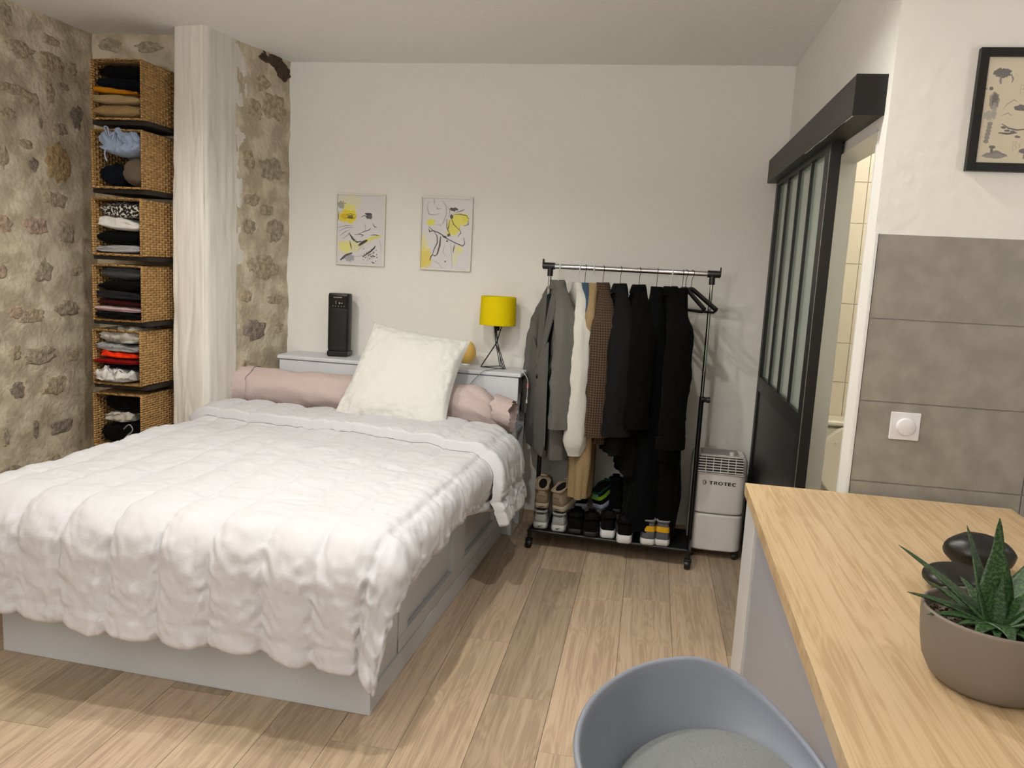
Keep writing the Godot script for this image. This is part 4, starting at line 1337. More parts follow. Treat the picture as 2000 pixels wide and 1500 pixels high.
		for p in [Vector2(-1, -1), Vector2(0, -1), Vector2(1, -1), Vector2(1, 0), Vector2(1, 1), Vector2(0, 1), Vector2(-1, 1), Vector2(-1, 0), Vector2(-1, -1)]:
			loop.append(Vector3(p.x * (W / 2 - 0.004), Hh / 2 + p.y * (Hh / 2 - 0.004), Dp / 2))
		part(b, "braided_rim", tb(loop, 0.0075, 8), rush)
		var y := t + 0.001
		var basis := Basis(Vector3.UP, turn)
		var sd := k * 11.0
		var prev_top := 0.0
		for c in fill[k]:
			sd += 2.3
			var yy := y
			if c[0] == "trousers" and k == 1: yy = t + 0.001
			var dp: float = 0.235 + c[7]
			var m: Material = mats["patterned"] if c[1] == "patterned" else cloth("fold_" + c[1], colours[c[1]], 0.95, 0.2)
			var o := part(self, c[0], folded(c[3], c[4], 0.0, c[5] * 1.16, c[6], dp, c[8], sd), m, Transform3D(basis, at + basis * Vector3(0, yy, 0.012 + c[7] / 2)))
			tag(o, c[2], {"chinos": "trousers", "jeans": "trousers", "trousers": "trousers", "jogging_trousers": "trousers", "drawstring_shorts": "shorts", "jumper": "jumper"}.get(c[0], "top"), "clothes folded in the baskets")
			if c[0] == "drawstring_shorts":
				part(o, "drawstring", tb(curve([Vector3(-0.03, 0.10, 0.145), Vector3(-0.035, 0.135, 0.16), Vector3(-0.012, 0.13, 0.165), Vector3(0.0, 0.09, 0.17), Vector3(0.02, 0.11, 0.165), Vector3(0.015, 0.07, 0.17)]), 0.004, 6), m)
				part(o, "drawstring", tb(curve([Vector3(-0.035, 0.03, 0.155), Vector3(-0.032, 0.0, 0.165), Vector3(-0.025, -0.03, 0.16)]), 0.004, 6), m)
			if c[0] == "jogging_trousers":
				part(o, "drawstring", tb(curve([Vector3(0.03, 0.09, 0.13), Vector3(0.07, 0.12, 0.14), Vector3(0.09, 0.09, 0.142), Vector3(0.05, 0.05, 0.142), Vector3(0.07, 0.03, 0.14)]), 0.003, 6), cloth("fold_lightgrey", Color.WHITE))
			y += c[5] * 1.13 if not (k == 1 and c[0] == "jeans") else 0.0
			if k == 1 and c[0] == "trousers": y = t + 0.001 + 0.148

# ------------------------------------------------------------------ clothes rail
const RACK := Vector3(-0.13, 0, 0.32)
const RACK_TURN := -0.07
const BAR_Y := 1.547

func build_rack() -> void:
	var chrome := mat("chrome", Color(0.75, 0.75, 0.76), 0.12, 1.0)
	var blk := mat("black_plastic", Color(0.022, 0.022, 0.024), 0.4)
	var r := thing("clothes_rail", "wheeled clothes rail with chrome bar and black base full of clothes", "clothes rail", RACK, RACK_TURN)
	var hw := 0.43
	part(r, "hanging_bar", tb([Vector3(-hw - 0.02, BAR_Y, 0), Vector3(hw + 0.02, BAR_Y, 0)], 0.0135, 20), chrome)
	for s in [-1, 1]:
		var x: float = s * hw
		var c := part(r, "bar_connector", tb([Vector3(x - s * 0.025, BAR_Y, 0), Vector3(x + s * 0.04, BAR_Y, 0)], 0.0185, 16), blk)
		part(c, "end_lip", bx(Vector3(x + s * 0.04, BAR_Y + 0.012, 0), Vector3(0.007, 0.05, 0.03), 0.003), blk)
		part(c, "pole_socket", tb([Vector3(x, BAR_Y - 0.005, 0), Vector3(x, BAR_Y - 0.055, 0)], 0.0155, 14), blk)
		part(r, "upper_pole", tb([Vector3(x, BAR_Y - 0.05, 0), Vector3(x, 0.86, 0)], 0.0095, 14), chrome)
		part(r, "lower_pole", tb([Vector3(x, 0.90, 0), Vector3(x, 0.10, 0)], 0.0125, 14), blk)
		var k := part(r, "clamp_knob", tb([Vector3(x, 0.885, 0), Vector3(x + s * 0.012, 0.885, 0.0), Vector3(x + s * 0.035, 0.885, 0.0)], [0.0165, 0.0165, 0.010], 14), blk)
		part(k, "knob_grip", tb([Vector3(x + s * 0.026, 0.885, 0), Vector3(x + s * 0.045, 0.885, 0)], 0.016, 12), blk)
		part(r, "side_bar", tb([Vector3(x, 0.098, -0.175), Vector3(x, 0.10, 0), Vector3(x, 0.098, 0.175)], 0.0115, 12), blk)
		for zz in [-0.16, 0.16]:
			var w := part(r, "castor", lt([[0.008, 0.05], [0.012, 0.052], [0.012, 0.09]], 12, Vector3(x, 0, zz)), blk)
			part(w, "wheel", lt([[0.018, -0.016], [0.024, -0.014], [0.025, 0.0], [0.024, 0.014], [0.018, 0.016]], 20), blk, Transform3D(Basis(Vector3.FORWARD, PI / 2), Vector3(x, 0.0255, zz + 0.008)))
			part(w, "fork", bx(Vector3(x, 0.045, zz + 0.004), Vector3(0.038, 0.022, 0.03), 0.005), blk)
	for zz in [-0.165, 0.165]:
		part(r, "base_bar", tb([Vector3(-hw, 0.1, zz), Vector3(hw, 0.1, zz)], 0.0085, 12), blk)
	part(r, "shoe_shelf", bx(Vector3(0, 0.1035, 0), Vector3(2 * hw - 0.02, 0.004, 0.33), 0.001), cloth("shelf_cloth", Color(0.025, 0.025, 0.027)))
	# garments: name, label, material, hook px along the bar, yaw, shoulder half width, length, half thickness, sleeve length, hanger colour, options
	var grey := cloth("g_grey", Color(0.385, 0.38, 0.365), 0.95, 0.15)
	var white := cloth("g_white", Color(0.78, 0.77, 0.74), 0.95, 0.1)
	var denim := cloth("g_denim", Color(0.23, 0.30, 0.37), 0.95, 0.1)
	var beige := cloth("g_beige", Color(0.575, 0.495, 0.365), 0.95, 0.1)
	var char_ := cloth("g_charcoal", Color(0.085, 0.083, 0.082), 0.95, 0.1)
	var black := cloth("g_black", Color(0.018, 0.0175, 0.018), 0.95, 0.1)
	var navyb := cloth("g_navyblack", Color(0.016, 0.018, 0.026), 0.95, 0.1)
	var list := [
		["wool_coat", "long grey wool coat hanging open at the lamp end of the clothes rail", grey, 1092, 27, 0.20, 1.03, 0.05, 0.66, "white", {"open": true}],
		["white_blouse", "white blouse with full sleeves hanging beside the grey coat", white, 1133, 20, 0.18, 0.62, 0.020, 0.80, "white", {"full": true}],
		["denim_shirt", "blue denim shirt hanging between the white blouse and beige coat", denim, 1146, 17, 0.20, 0.72, 0.026, 0.0, "wire", {}],
		["beige_coat", "long straight beige coat reaching down to the shoes", beige, 1163, 3, 0.20, 1.23, 0.058, 0.0, "white", {}],
		["tweed_jacket", "brown houndstooth tweed jacket on the clothes rail", mats["houndstooth"], 1182, 13, 0.20, 0.92, 0.034, 0.68, "wire", {"collar": true}],
		["charcoal_jacket", "charcoal jacket with turned-up cuffs on the clothes rail", char_, 1216, 14, 0.215, 0.97, 0.05, 0.66, "wire", {"collar": true, "cuff": true}],
		["black_coat", "plain black coat hanging next to the charcoal jacket", black, 1253, 12, 0.20, 1.08, 0.045, 0.62, "wire", {"collar": true}],
		["black_dress", "long navy black dress hanging in the middle of the dark coats", navyb, 1287, 6, 0.185, 1.375, 0.072, 0.0, "wire", {}],
		["black_jacket", "black jacket on a white hanger at the door end of the clothes rail", black, 1314, 17, 0.215, 0.98, 0.045, 0.70, "white", {"collar": true, "cuff": true}],
		["black_trousers", "long black trousers hanging behind the black jacket to the shoe shelf", black, 1336, 4, 0.15, 1.39, 0.05, 0.0, "black", {}]]
	var B := Basis(Vector3.UP, RACK_TURN)
	for k in list.size():
		var q: Array = list[k]
		var s := lerpf(-0.47, 0.47, (float(q[3]) - 1060.0) / 345.0)
		var at := RACK + B * Vector3(s, BAR_Y, 0)
		var yaw: float = -PI / 2 + deg_to_rad(q[4])
		hanger(at, yaw, q[9], q[5] * 0.5, {"wire": "thin wire hanger", "white": "white plastic hanger", "black": "black velvet hanger"}[q[9]] + " holding the " + String(q[0]).replace("_", " "))
		garment(q, at, yaw, k * 3.7)
	for q in [[1342, 26, 0.215, "black velvet hanger left empty next to the black trousers"], [1353, 34, 0.22, "last empty black velvet hanger at the end of the rail"]]:
		var s := lerpf(-0.47, 0.47, (q[0] - 1060.0) / 345.0)
		hanger(RACK + B * Vector3(s, BAR_Y, 0), -PI / 2 + deg_to_rad(q[1]), "black", q[2], q[3])

func hanger(at: Vector3, yaw: float, kind: String, hw: float, label: String) -> void:
	var m := mat("hanger_white", Color(0.82, 0.82, 0.80), 0.35) if kind == "white" else mat("black_metal", Color.BLACK)
	var wirem := m if kind == "white" else mat("hook_steel", Color(0.25, 0.25, 0.26), 0.3, 1.0)
	var o := thing("clothes_hanger", label, "hanger", at, yaw, "clothes hangers on the rail")
	var rr := 0.0035 if kind == "white" else 0.0016
	part(o, "hook", tb(curve([Vector3(-0.014, 0.0, 0), Vector3(-0.011, 0.012, 0), Vector3(0, 0.0165, 0), Vector3(0.014, 0.010, 0), Vector3(0.017, -0.004, 0), Vector3(0.010, -0.020, 0), Vector3(0.001, -0.032, 0), Vector3(0, -0.088, 0)], 4), rr, 7), wirem)
	var r2 := 0.0045 if kind != "black" else 0.0085
	part(o, "shoulder_bar", tb(curve([Vector3(-hw, -0.178, 0), Vector3(-hw * 0.6, -0.138, 0), Vector3(-0.03, -0.092, 0), Vector3(0, -0.086, 0), Vector3(0.03, -0.092, 0), Vector3(hw * 0.6, -0.138, 0), Vector3(hw, -0.178, 0)], 4), r2, 8, 1.6 if kind == "black" else 1.0), m if kind != "wire" else mat("black_metal", Color.BLACK))
	part(o, "trouser_bar", tb([Vector3(-hw, -0.178, 0), Vector3(-hw * 0.9, -0.192, 0), Vector3(hw * 0.9, -0.192, 0), Vector3(hw, -0.178, 0)], r2 * 0.8, 7), m if kind != "wire" else mat("black_metal", Color.BLACK))

func garment(q: Array, at: Vector3, yaw: float, sd: float) -> void:
	var opt: Dictionary = q[10]
	var m: Material = q[2]
	var sw: float = q[5]
	var ln: float = q[6]
	var th: float = q[7]
	var o := thing(q[0], q[1], {"tweed_jacket": "jacket", "charcoal_jacket": "jacket", "black_jacket": "jacket", "white_blouse": "blouse", "denim_shirt": "shirt", "black_dress": "dress", "black_trousers": "trousers"}.get(q[0], "coat"), at, yaw, "clothes on the rail")
	var rows := []
	var sy: float = opt.get("drop", -0.25)
	var ys := [-0.080, -0.090, -0.105, -0.125, -0.15, -0.175, -0.20, -0.225, -0.25, -0.28, -0.31]
	var n := 22
	for k in n: ys.append(lerpf(-0.34, -ln, k / float(n - 1)))
	for y in ys:
		var w := 0.0
		if y > sy: w = lerpf(0.046, sw, pow(clampf((-0.088 - y) / (-0.088 - sy), 0, 1), 0.92)) if y < -0.088 else 0.044
		else: w = sw * (1.0 - 0.06 * smoothstep(-0.22, -0.5, y) + 0.08 * smoothstep(-0.6, -1.1, y))
		var t := lerpf(0.030, th, smoothstep(-0.10, -0.42, y)) * (1.0 + 0.22 * smoothstep(-0.6, -1.1, y))
		var ring := PackedVector3Array()
		for k in 56:
			var a := TAU * k / 56
			var cx := signf(cos(a)) * pow(absf(cos(a)), 0.75)
			var cz := signf(sin(a)) * pow(absf(sin(a)), 0.75)
			var fold := (0.022 * nse(cx * w * 16.0 + sd, y * 1.2, signf(cz) + sd) + 0.008 * nse(cx * w * 34.0, y * 2.5, sd + cz)) * smoothstep(-0.18, -0.45, y)
			ring.append(Vector3(cx * (w + 0.5 * fold), y + 0.012 * nse(cx * 3.0 + sd, cz, 2.0) * smoothstep(-ln + 0.25, -ln, y), cz * t + (signf(cz) * fold if absf(cz) > 0.2 else 0.0)))
		rows.append(ring)
	var g := Geo.new()
	if opt.has("open"):
		# an open front: drop the columns that face the opening (the side towards the bed) below the collar
		for r in rows.size():
			var y: float = ys[r]
			var op := smoothstep(-0.10, -0.9, y)
			for k in 56:
				var a := TAU * k / 56
				if sin(a) > 0.15: rows[r][k] = rows[r][k] + Vector3(0, 0, 0.035 * op * absf(cos(a)) - 0.075 * op * pow(1.0 - absf(cos(a)), 2.0))
	g.surf(rows, true)
	g.cap(rows[-1], Vector3.DOWN)
	part(o, "body", g, m)
	part(o, "neck_dark", bx(Vector3(0, -0.12, 0), Vector3(0.06, 0.02, 0.03), 0.008), cloth("inside_dark", Color(0.04, 0.04, 0.045)))  # dark block put inside the open neck to darken it
	var sl: float = q[8]
	if sl > 0.0:
		for s in [1, -1]:
			var full := opt.has("full")
			var end := -0.19 - sl
			var pts := curve([Vector3(s * 0.045, -0.112, 0), Vector3(s * 0.11, lerpf(-0.112, sy, 0.42), 0.002), Vector3(s * (sw - 0.03), sy - 0.01, 0.005), Vector3(s * (sw + 0.018), sy - 0.11, 0.010), Vector3(s * (sw + 0.036), lerpf(sy - 0.1, end, 0.45), 0.016), Vector3(s * (sw + 0.044), lerpf(sy - 0.1, end, 0.8), 0.02), Vector3(s * (sw + 0.045), end, 0.022)], 7)
			var rws := []
			for k in pts.size():
				var f := k / float(pts.size() - 1)
				var rad := lerpf(0.026, 0.066, smoothstep(0, 0.48, f)) - 0.006 * f
				if full: rad = lerpf(0.024, 0.048, smoothstep(0, 0.45, f)) + 0.018 * smoothstep(0.3, 0.85, f) - 0.03 * smoothstep(0.88, 1.0, f)
				elif q[0] == "wool_coat": rad = lerpf(0.026, 0.060, smoothstep(0, 0.48, f)) + 0.010 * f
				var p: Vector3 = pts[k]
				var d: Vector3 = (pts[mini(k + 1, pts.size() - 1)] - pts[maxi(k - 1, 0)]).normalized()
				var zx := Vector3(0, 0, 1)
				var xx := d.cross(zx).normalized()
				var ring := PackedVector3Array()
				for c in 26:
					var a := TAU * c / 26
					var wr := 1.0 + 0.24 * nse(cos(a) * 1.4 + sd, p.y * 4.0, sin(a) * 1.4 + s) + 0.13 * nse(cos(a) * 3.0, p.y * 12.0 + sd, sin(a) * 3.0)
					ring.append(p + (xx * cos(a) * rad * 0.62 + zx * sin(a) * rad * (1.0 if full else 1.12)) * wr)
				rws.append(ring)
			var sg := Geo.new()
			sg.loft(rws)
			var slv := part(o, "sleeve", sg, m)
			if opt.has("cuff"):
				var cg := Geo.new()
				var cr := []
				for yy in [0.0, 0.004, 0.06, 0.064]:
					var ring := PackedVector3Array()
					for c in 26:
						var a := TAU * c / 26
						var ex := 1.16 if yy in [0.004, 0.06] else 1.08
						ring.append(Vector3(s * (sw + 0.045) + cos(a) * 0.058 * 0.64 * ex, end - 0.004 + yy, 0.022 + sin(a) * 0.067 * ex))
					cr.append(ring)
				cg.loft(cr)
				part(slv, "cuff", cg, m)
	if opt.has("collar") or opt.has("open"):
		# stand-and-fall collar round the neck
		var cr := []
		for yy in [[-0.096, 0.84], [-0.080, 0.86], [-0.075, 0.94], [-0.082, 1.08], [-0.120, 1.36], [-0.124, 1.30]]:
			var ring := PackedVector3Array()
			for c in 32:
				var a := TAU * c / 32
				ring.append(Vector3(cos(a) * 0.056 * yy[1], yy[0] - 0.025 * maxf(0.0, -sin(a)) * (yy[1] - 1.0) * 2.0, sin(a) * 0.036 * yy[1]))
			cr.append(ring)
		var cg := Geo.new()
		cg.surf(cr, true)
		part(o, "collar", cg, m)
	if opt.has("open"):
		# lapels, front edges and a button on the side that faces the bed
		for s in [1, -1]:
			var lp := PackedVector2Array([Vector2(s * 0.045, -0.10), Vector2(s * 0.115, -0.165), Vector2(s * 0.105, -0.20), Vector2(s * 0.125, -0.215), Vector2(s * 0.03, -0.56), Vector2(s * 0.005, -0.50), Vector2(s * 0.02, -0.2)])
			part(o, "lapel", flap(lp, 0.0), m, Transform3D(Basis(Vector3.RIGHT, -0.115), Vector3(0, 0, 0.025)))
			var fp := PackedVector2Array([Vector2(s * 0.012, -0.52), Vector2(s * 0.17, -0.40), Vector2(s * 0.20, -0.95), Vector2(s * 0.17, -1.02), Vector2(s * 0.02, -1.015)])
			part(o, "front_panel", flap(fp, 0.086 + 0.012 * s), m)
		part(o, "button", lt([[0.013, 0.0], [0.013, 0.004], [0.010, 0.005]], 16), mat("button_black", Color(0.02, 0.02, 0.02), 0.3), Transform3D(Basis(Vector3.RIGHT, PI / 2), Vector3(0.03, -0.60, 0.102)))
		part(o, "lining", bx(Vector3(0, -0.33, 0.045), Vector3(0.05, 0.36, 0.02), 0.01), cloth("lining", Color(0.10, 0.09, 0.12)))

func flap(poly: PackedVector2Array, z: float) -> Geo:
	var g := Geo.new()
	g.prism(poly, z - 0.0035, z + 0.0035)
	return g

# ------------------------------------------------------------------ shoes
func shoe_ring(L: float, wf: float, y: float, heel: float) -> PackedVector3Array:
	var st := [[0.0, 0.55], [0.012, 0.80], [0.05, 0.92], [0.10, 0.86], [0.16, 1.0], [0.21, 1.08], [0.25, 0.92], [0.272, 0.6], [0.282, 0.25]]
	var o := PackedVector3Array()
	for s in st: o.append(Vector3(0.044 * s[1] * wf, y, -(heel + (L - heel) * s[0] / 0.282)))
	for k in range(st.size() - 1, -1, -1): o.append(Vector3(-0.044 * st[k][1] * wf, y, -(heel + (L - heel) * st[k][0] / 0.282)))
	return o

func shoe(called: String, label: String, at: Vector3, turn: float, p: Dictionary, tilt := 0.0) -> void:
	var o := thing(called, label, "shoe", at, turn, "shoes on the clothes rail shelf")
	o.rotation.x = tilt
	var sh: float = p.get("sole_h", 0.03)
	var up: float = p.get("up", 0.075)
	var soft := mat("sole_" + str(p.sole), p.sole, 0.6)
	var upm := cloth("shoe_" + str(p.col), p.col, 0.85, 0.1)
	var g := Geo.new()
	g.loft([shoe_ring(0.276, 0.97, 0.0, 0.006), shoe_ring(0.284, 1.06, 0.004, 0.0), shoe_ring(0.284, 1.07, sh * 0.5, -0.004), shoe_ring(0.282, 1.03, sh * 0.92, 0.0), shoe_ring(0.276, 0.97, sh, 0.004)])
	part(o, "sole", g, soft)
	if p.has("tread"): part(o, "outsole", bx(Vector3(0, 0.004, -0.14), Vector3(0.07, 0.008, 0.26), 0.003), mat("sole_" + str(p.tread), p.tread, 0.7))
	g = Geo.new()
	g.loft([shoe_ring(0.276, 0.98, sh, 0.004), shoe_ring(0.27, 1.0, sh + up * 0.2, 0.0), shoe_ring(0.25, 0.95, sh + up * 0.45, 0.0), shoe_ring(0.20, 0.86, sh + up * 0.68, 0.004), shoe_ring(0.155, 0.80, sh + up * 0.88, 0.006), shoe_ring(0.135, 0.78, sh + up, 0.003)])
	part(o, "upper", g, upm)
	part(o, "lining", lt([[0.024, 0.0], [0.024, 0.004]], 16), cloth("inside_dark", p.get("inner", Color(0.04, 0.04, 0.045))), Transform3D(Basis.from_scale(Vector3(0.95, 1, 2.1)), Vector3(0, sh + up - 0.001, -0.066)))
	var rimr := shoe_ring(0.137, 0.80, sh + up + 0.001, 0.0)
	var rp := Array(rimr)
	rp.append(rimr[0])
	part(o, "collar_rim", tb(rp, 0.0055, 6), cloth("shoe_rim_" + str(p.get("rim", p.col)), p.get("rim", p.col), 0.85, 0.1))
	part(o, "tongue", bx(Vector3(0, sh + up + 0.006, -0.135), Vector3(0.042, 0.035, 0.012), 0.005, Basis(Vector3.RIGHT, 0.5)), cloth("shoe_t_" + str(p.get("tongue", p.col)), p.get("tongue", p.col), 0.85, 0.1))
	if p.has("tab"):
		part(o, "heel_tab", bx(Vector3(0, sh + up * p.get("tab_y", 0.75), -0.006), Vector3(0.042, up * 0.38, 0.016), 0.005), cloth("shoe_tab_" + str(p.tab), p.tab, 0.7, 0.0))
	if p.has("band"):
		var bd := Geo.new()
		bd.loft([shoe_ring(0.255, 1.0, sh + up * 0.42, -0.0025), shoe_ring(0.23, 0.99, sh + up * 0.55, -0.003), shoe_ring(0.195, 0.92, sh + up * 0.72, -0.0005)], false)
		part(o, "heel_band", bd, cloth("shoe_band_" + str(p.band), p.band, 0.8, 0.0))
	if p.has("mark"):
		var mk := Geo.new()
		mk.prism(PackedVector2Array([Vector2(-0.014, 0.002), Vector2(-0.006, -0.006), Vector2(0.016, 0.006), Vector2(-0.005, -0.001)]), -0.001, 0.001, Transform3D(Basis(), Vector3(0, sh * 0.55, 0.0052)))
		part(o, "logo", mk, mat("logo_dark", Color(0.05, 0.05, 0.05), 0.6))
	var lc := Geo.new()
	for k in 5: lc.box(Vector3(0, sh + up * (0.92 - 0.10 * k), -0.15 - 0.014 * k), Vector3(0.036, 0.004, 0.007), 0.0015, Basis(Vector3.RIGHT, -0.4))
	part(o, "laces", lc, cloth("lace_" + str(p.get("lace", p.col)), p.get("lace", p.col), 0.9, 0.0))

func build_shoes() -> void:
	var y := 0.106
	var beige := {"col": Color(0.56, 0.50, 0.41), "sole": Color(0.66, 0.62, 0.53), "sole_h": 0.034, "up": 0.09, "mark": true, "tab": Color(0.62, 0.56, 0.47), "inner": Color(0.16, 0.12, 0.08), "tongue": Color(0.66, 0.58, 0.5)}
	var grey := {"col": Color(0.60, 0.61, 0.60), "sole": Color(0.74, 0.75, 0.74), "sole_h": 0.036, "up": 0.062, "tab": Color(0.30, 0.31, 0.33), "tab_y": 0.95, "mark": true, "inner": Color(0.18, 0.17, 0.2)}
	var black := {"col": Color(0.02, 0.021, 0.022), "sole": Color(0.028, 0.03, 0.03), "sole_h": 0.03, "up": 0.072}
	var bw := {"col": Color(0.014, 0.014, 0.015), "sole": Color(0.80, 0.80, 0.81), "sole_h": 0.045, "up": 0.07, "tab": Color(0.03, 0.03, 0.03), "tab_y": 0.25}
	var yg := {"col": Color(0.36, 0.365, 0.39), "sole": Color(0.78, 0.77, 0.75), "tread": Color(0.66, 0.60, 0.40), "sole_h": 0.034, "up": 0.10, "band": Color(0.78, 0.60, 0.12), "rim": Color(0.50, 0.50, 0.49), "tongue": Color(0.6, 0.6, 0.6)}
	var run := {"col": Color(0.025, 0.04, 0.035), "sole": Color(0.52, 0.55, 0.62), "sole_h": 0.032, "up": 0.075, "band": Color(0.45, 0.62, 0.18), "rim": Color(0.05, 0.22, 0.18), "tongue": Color(0.08, 0.3, 0.26), "tab": Color(0.4, 0.58, 0.45)}
	var boot := {"col": Color(0.013, 0.012, 0.012), "sole": Color(0.02, 0.02, 0.02), "sole_h": 0.03, "up": 0.15}
	var f := func(px: float, py: float, yy: float) -> Vector3: return hit(px, py, 1, yy)
	shoe("trainer", "grey white trainer under the beige pair, next to the rail post", f.call(1054, 1033, y), 0.06, grey)
	shoe("trainer", "grey white trainer under the beige pair, beside the black shoes", f.call(1089, 1039, y), -0.02, grey)
	shoe("trainer", "beige trainer stacked on the grey pair, next to the rail post", f.call(1057, 994, y + 0.108), 0.05, beige, 0.28)
	shoe("trainer", "beige trainer stacked crookedly on the grey pair, beside the beige coat", f.call(1089, 1000, y + 0.108), -0.42, beige, 0.28)
	shoe("leather_shoe", "plain black shoe beside the grey white trainers", f.call(1122, 1044, y), 0.0, black)
	shoe("leather_shoe", "plain black shoe beside the chunky white-soled trainers", f.call(1152, 1050, y), 0.02, black)
	shoe("chunky_trainer", "black trainer with chunky white sole beside the plain black shoes", f.call(1186, 1052, y), 0.05, bw)
	shoe("chunky_trainer", "black trainer with chunky white sole beside the grey and yellow pair", f.call(1218, 1062, y), 0.0, bw)
	shoe("running_shoe", "grey running shoe with yellow heel band beside the chunky black trainer", f.call(1264, 1065, y), -0.03, yg)
	shoe("running_shoe", "grey running shoe with yellow heel band beside the black trousers", f.call(1292, 1067, y), -0.02, yg)
	shoe("ankle_boot", "tall black ankle boot behind the chunky white-soled trainers", Vector3(f.call(1199, 1030, y).x, y + 0.085, 0.30), 0.08, boot)
	shoe("ankle_boot", "tall black ankle boot behind the grey and yellow pair", Vector3(f.call(1230, 1035, y).x, y + 0.09, 0.32), -0.05, boot)
	shoe("running_shoe", "black and lime green running shoe with blue-grey sole behind the black shoes", Vector3(-0.215, y + 0.104, 0.30), -0.55, run, 0.35)
	shoe("running_shoe", "blue-grey soled running shoe under the hem of the beige coat", Vector3(-0.305, y + 0.104, 0.33), 0.1, run, 0.1)

# ------------------------------------------------------------------ dehumidifier
func build_dehumidifier() -> void:
	var w := mat("appliance_white", Color(0.84, 0.825, 0.81), 0.3)
	var d := thing("dehumidifier", "white upright dehumidifier on castors beside the clothes rail", "dehumidifier", Vector3(0.432, 0, 0.20), 0.0)
	for q in [["water_tank", 0.045, 0.252], ["body", 0.255, 0.575]]:
		var rows := []
		var y0: float = q[1]
		var y1: float = q[2]
		for s in [[y0, 0.03], [y0 + 0.006, 0.008], [y0 + 0.012, 0.002], [y1 - (0.03 if q[0] == "body" else 0.01), 0.0], [y1 - 0.006, 0.006 if q[0] != "body" else 0.016], [y1, 0.02 if q[0] != "body" else 0.045]]:
			var ring := PackedVector3Array()
			for p in round_rect(0.292 - s[1], 0.235 - s[1], 0.05):
				var zz := p.y
				if zz > 0.0: zz += 0.010 * (1.0 - pow(p.x / 0.146, 2.0))
				ring.append(Vector3(p.x, s[0], zz))
			rows.append(ring)
		var g := Geo.new()
		g.loft(rows)
		part(d, q[0], g, w)
	# air outlet: dark opening, fins and slats on the sloping front of the top
	var tl := Basis(Vector3.RIGHT, -0.12)
	part(d, "outlet_recess", bx(Vector3(0, 0.531, 0.122), Vector3(0.232, 0.086, 0.02), 0.004, tl), mat("recess_dark", Color(0.10, 0.10, 0.10), 0.7))
	for k in 6: part(d, "outlet_slat", bx(Vector3(0, 0.495 + k * 0.0145, 0.1355 - k * 0.0018), Vector3(0.238, 0.0055, 0.012), 0.001, tl), w)
	for k in 5: part(d, "outlet_fin", bx(Vector3(-0.078 + k * 0.039, 0.531, 0.1325), Vector3(0.003, 0.084, 0.008), 0.0, tl), w)
	part(d, "outlet_surround", bx(Vector3(0, 0.484, 0.126), Vector3(0.25, 0.008, 0.014), 0.002), w)
	part(d, "top_panel", bx(Vector3(0, 0.576, 0.0), Vector3(0.20, 0.006, 0.14), 0.002), mat("appliance_grey", Color(0.55, 0.54, 0.53), 0.4))
	part(d, "control_knob", lt([[0.014, 0.576], [0.014, 0.592], [0.011, 0.594]], 18, Vector3(0.06, 0, 0.06)), w)
	for s in [[-0.115, 0.09], [0.115, 0.09], [-0.115, -0.08], [0.115, -0.08]]:
		var c := part(d, "castor", bx(Vector3(s[0], 0.036, s[1]), Vector3(0.03, 0.022, 0.03), 0.004), mat("black_plastic", Color.BLACK))
		part(c, "wheel", lt([[0.013, -0.011], [0.018, -0.009], [0.018, 0.009], [0.013, 0.011]], 16), mat("black_plastic", Color.BLACK), Transform3D(Basis(Vector3.FORWARD, PI / 2), Vector3(s[0], 0.0185, s[1])))
	var tm := TextMesh.new()
	tm.text = "TROTEC"
	var fo := SystemFont.new()
	fo.font_names = PackedStringArray(["Droid Sans"])
	fo.font_weight = 700
	tm.font = fo
	tm.font_size = 32
	tm.pixel_size = 0.00098
	tm.depth = 0.0012
	var tmat := mat("logo_dark", Color(0.05, 0.05, 0.05), 0.6)
	var lg := part(d, "brand_lettering", tm, tmat, Transform3D(Basis.from_scale(Vector3(1.25, 0.82, 1)), Vector3(0.018, 0.430, 0.1282)))
	lg.mesh = tm
	var g2 := Geo.new()
	g2.prism(PackedVector2Array([Vector2(0, 0.013), Vector2(0.005, 0.013), Vector2(0.013, 0), Vector2(0.005, -0.013), Vector2(0, -0.013), Vector2(0.0075, 0)]), 0, 0.0012, Transform3D(Basis(), Vector3(-0.079, 0.430, 0.1255)))
	g2.prism(PackedVector2Array([Vector2(0, 0.013), Vector2(0.003, 0.013), Vector2(0.003, -0.013), Vector2(0, -0.013)]), 0, 0.0012, Transform3D(Basis(), Vector3(-0.085, 0.430, 0.1250)))
	part(d, "brand_chevron", g2, tmat)

# ------------------------------------------------------------------ kitchen counter
func build_counter() -> void:
	var at := Vector3(0.347, 0, 1.985)
	var L := 2.15
	var tp := part(self, "worktop", bx(Vector3(0.40, 0.848, L / 2), Vector3(0.80, 0.038, L), 0.0015), mats["oak_top"], Transform3D(Basis(Vector3.UP, -0.0186), at))
	tag(tp, "light oak kitchen worktop carrying the potted succulent", "worktop")
	var wl := mat("unit_white", Color(0.80, 0.80, 0.80), 0.4)
	var c := thing("kitchen_unit", "white kitchen base unit under the oak worktop", "cabinet", at, -0.0186)
	part(c, "end_panel", bx(Vector3(0.39, 0.414, 0.13), Vector3(0.76, 0.828, 0.24), 0.002), wl)
	part(c, "back_panel", bx(Vector3(0.03, 0.455, (L + 0.257) / 2), Vector3(0.02, 0.742, L - 0.257), 0.002), mat("unit_grey", Color(0.60, 0.605, 0.64), 0.45))
	part(c, "carcass", bx(Vector3(0.41, 0.455, (L + 0.257) / 2), Vector3(0.72, 0.742, L - 0.267), 0.002), wl)
	part(c, "plinth", bx(Vector3(0.41, 0.042, (L + 0.257) / 2), Vector3(0.70, 0.084, L - 0.27), 0.002), wl)

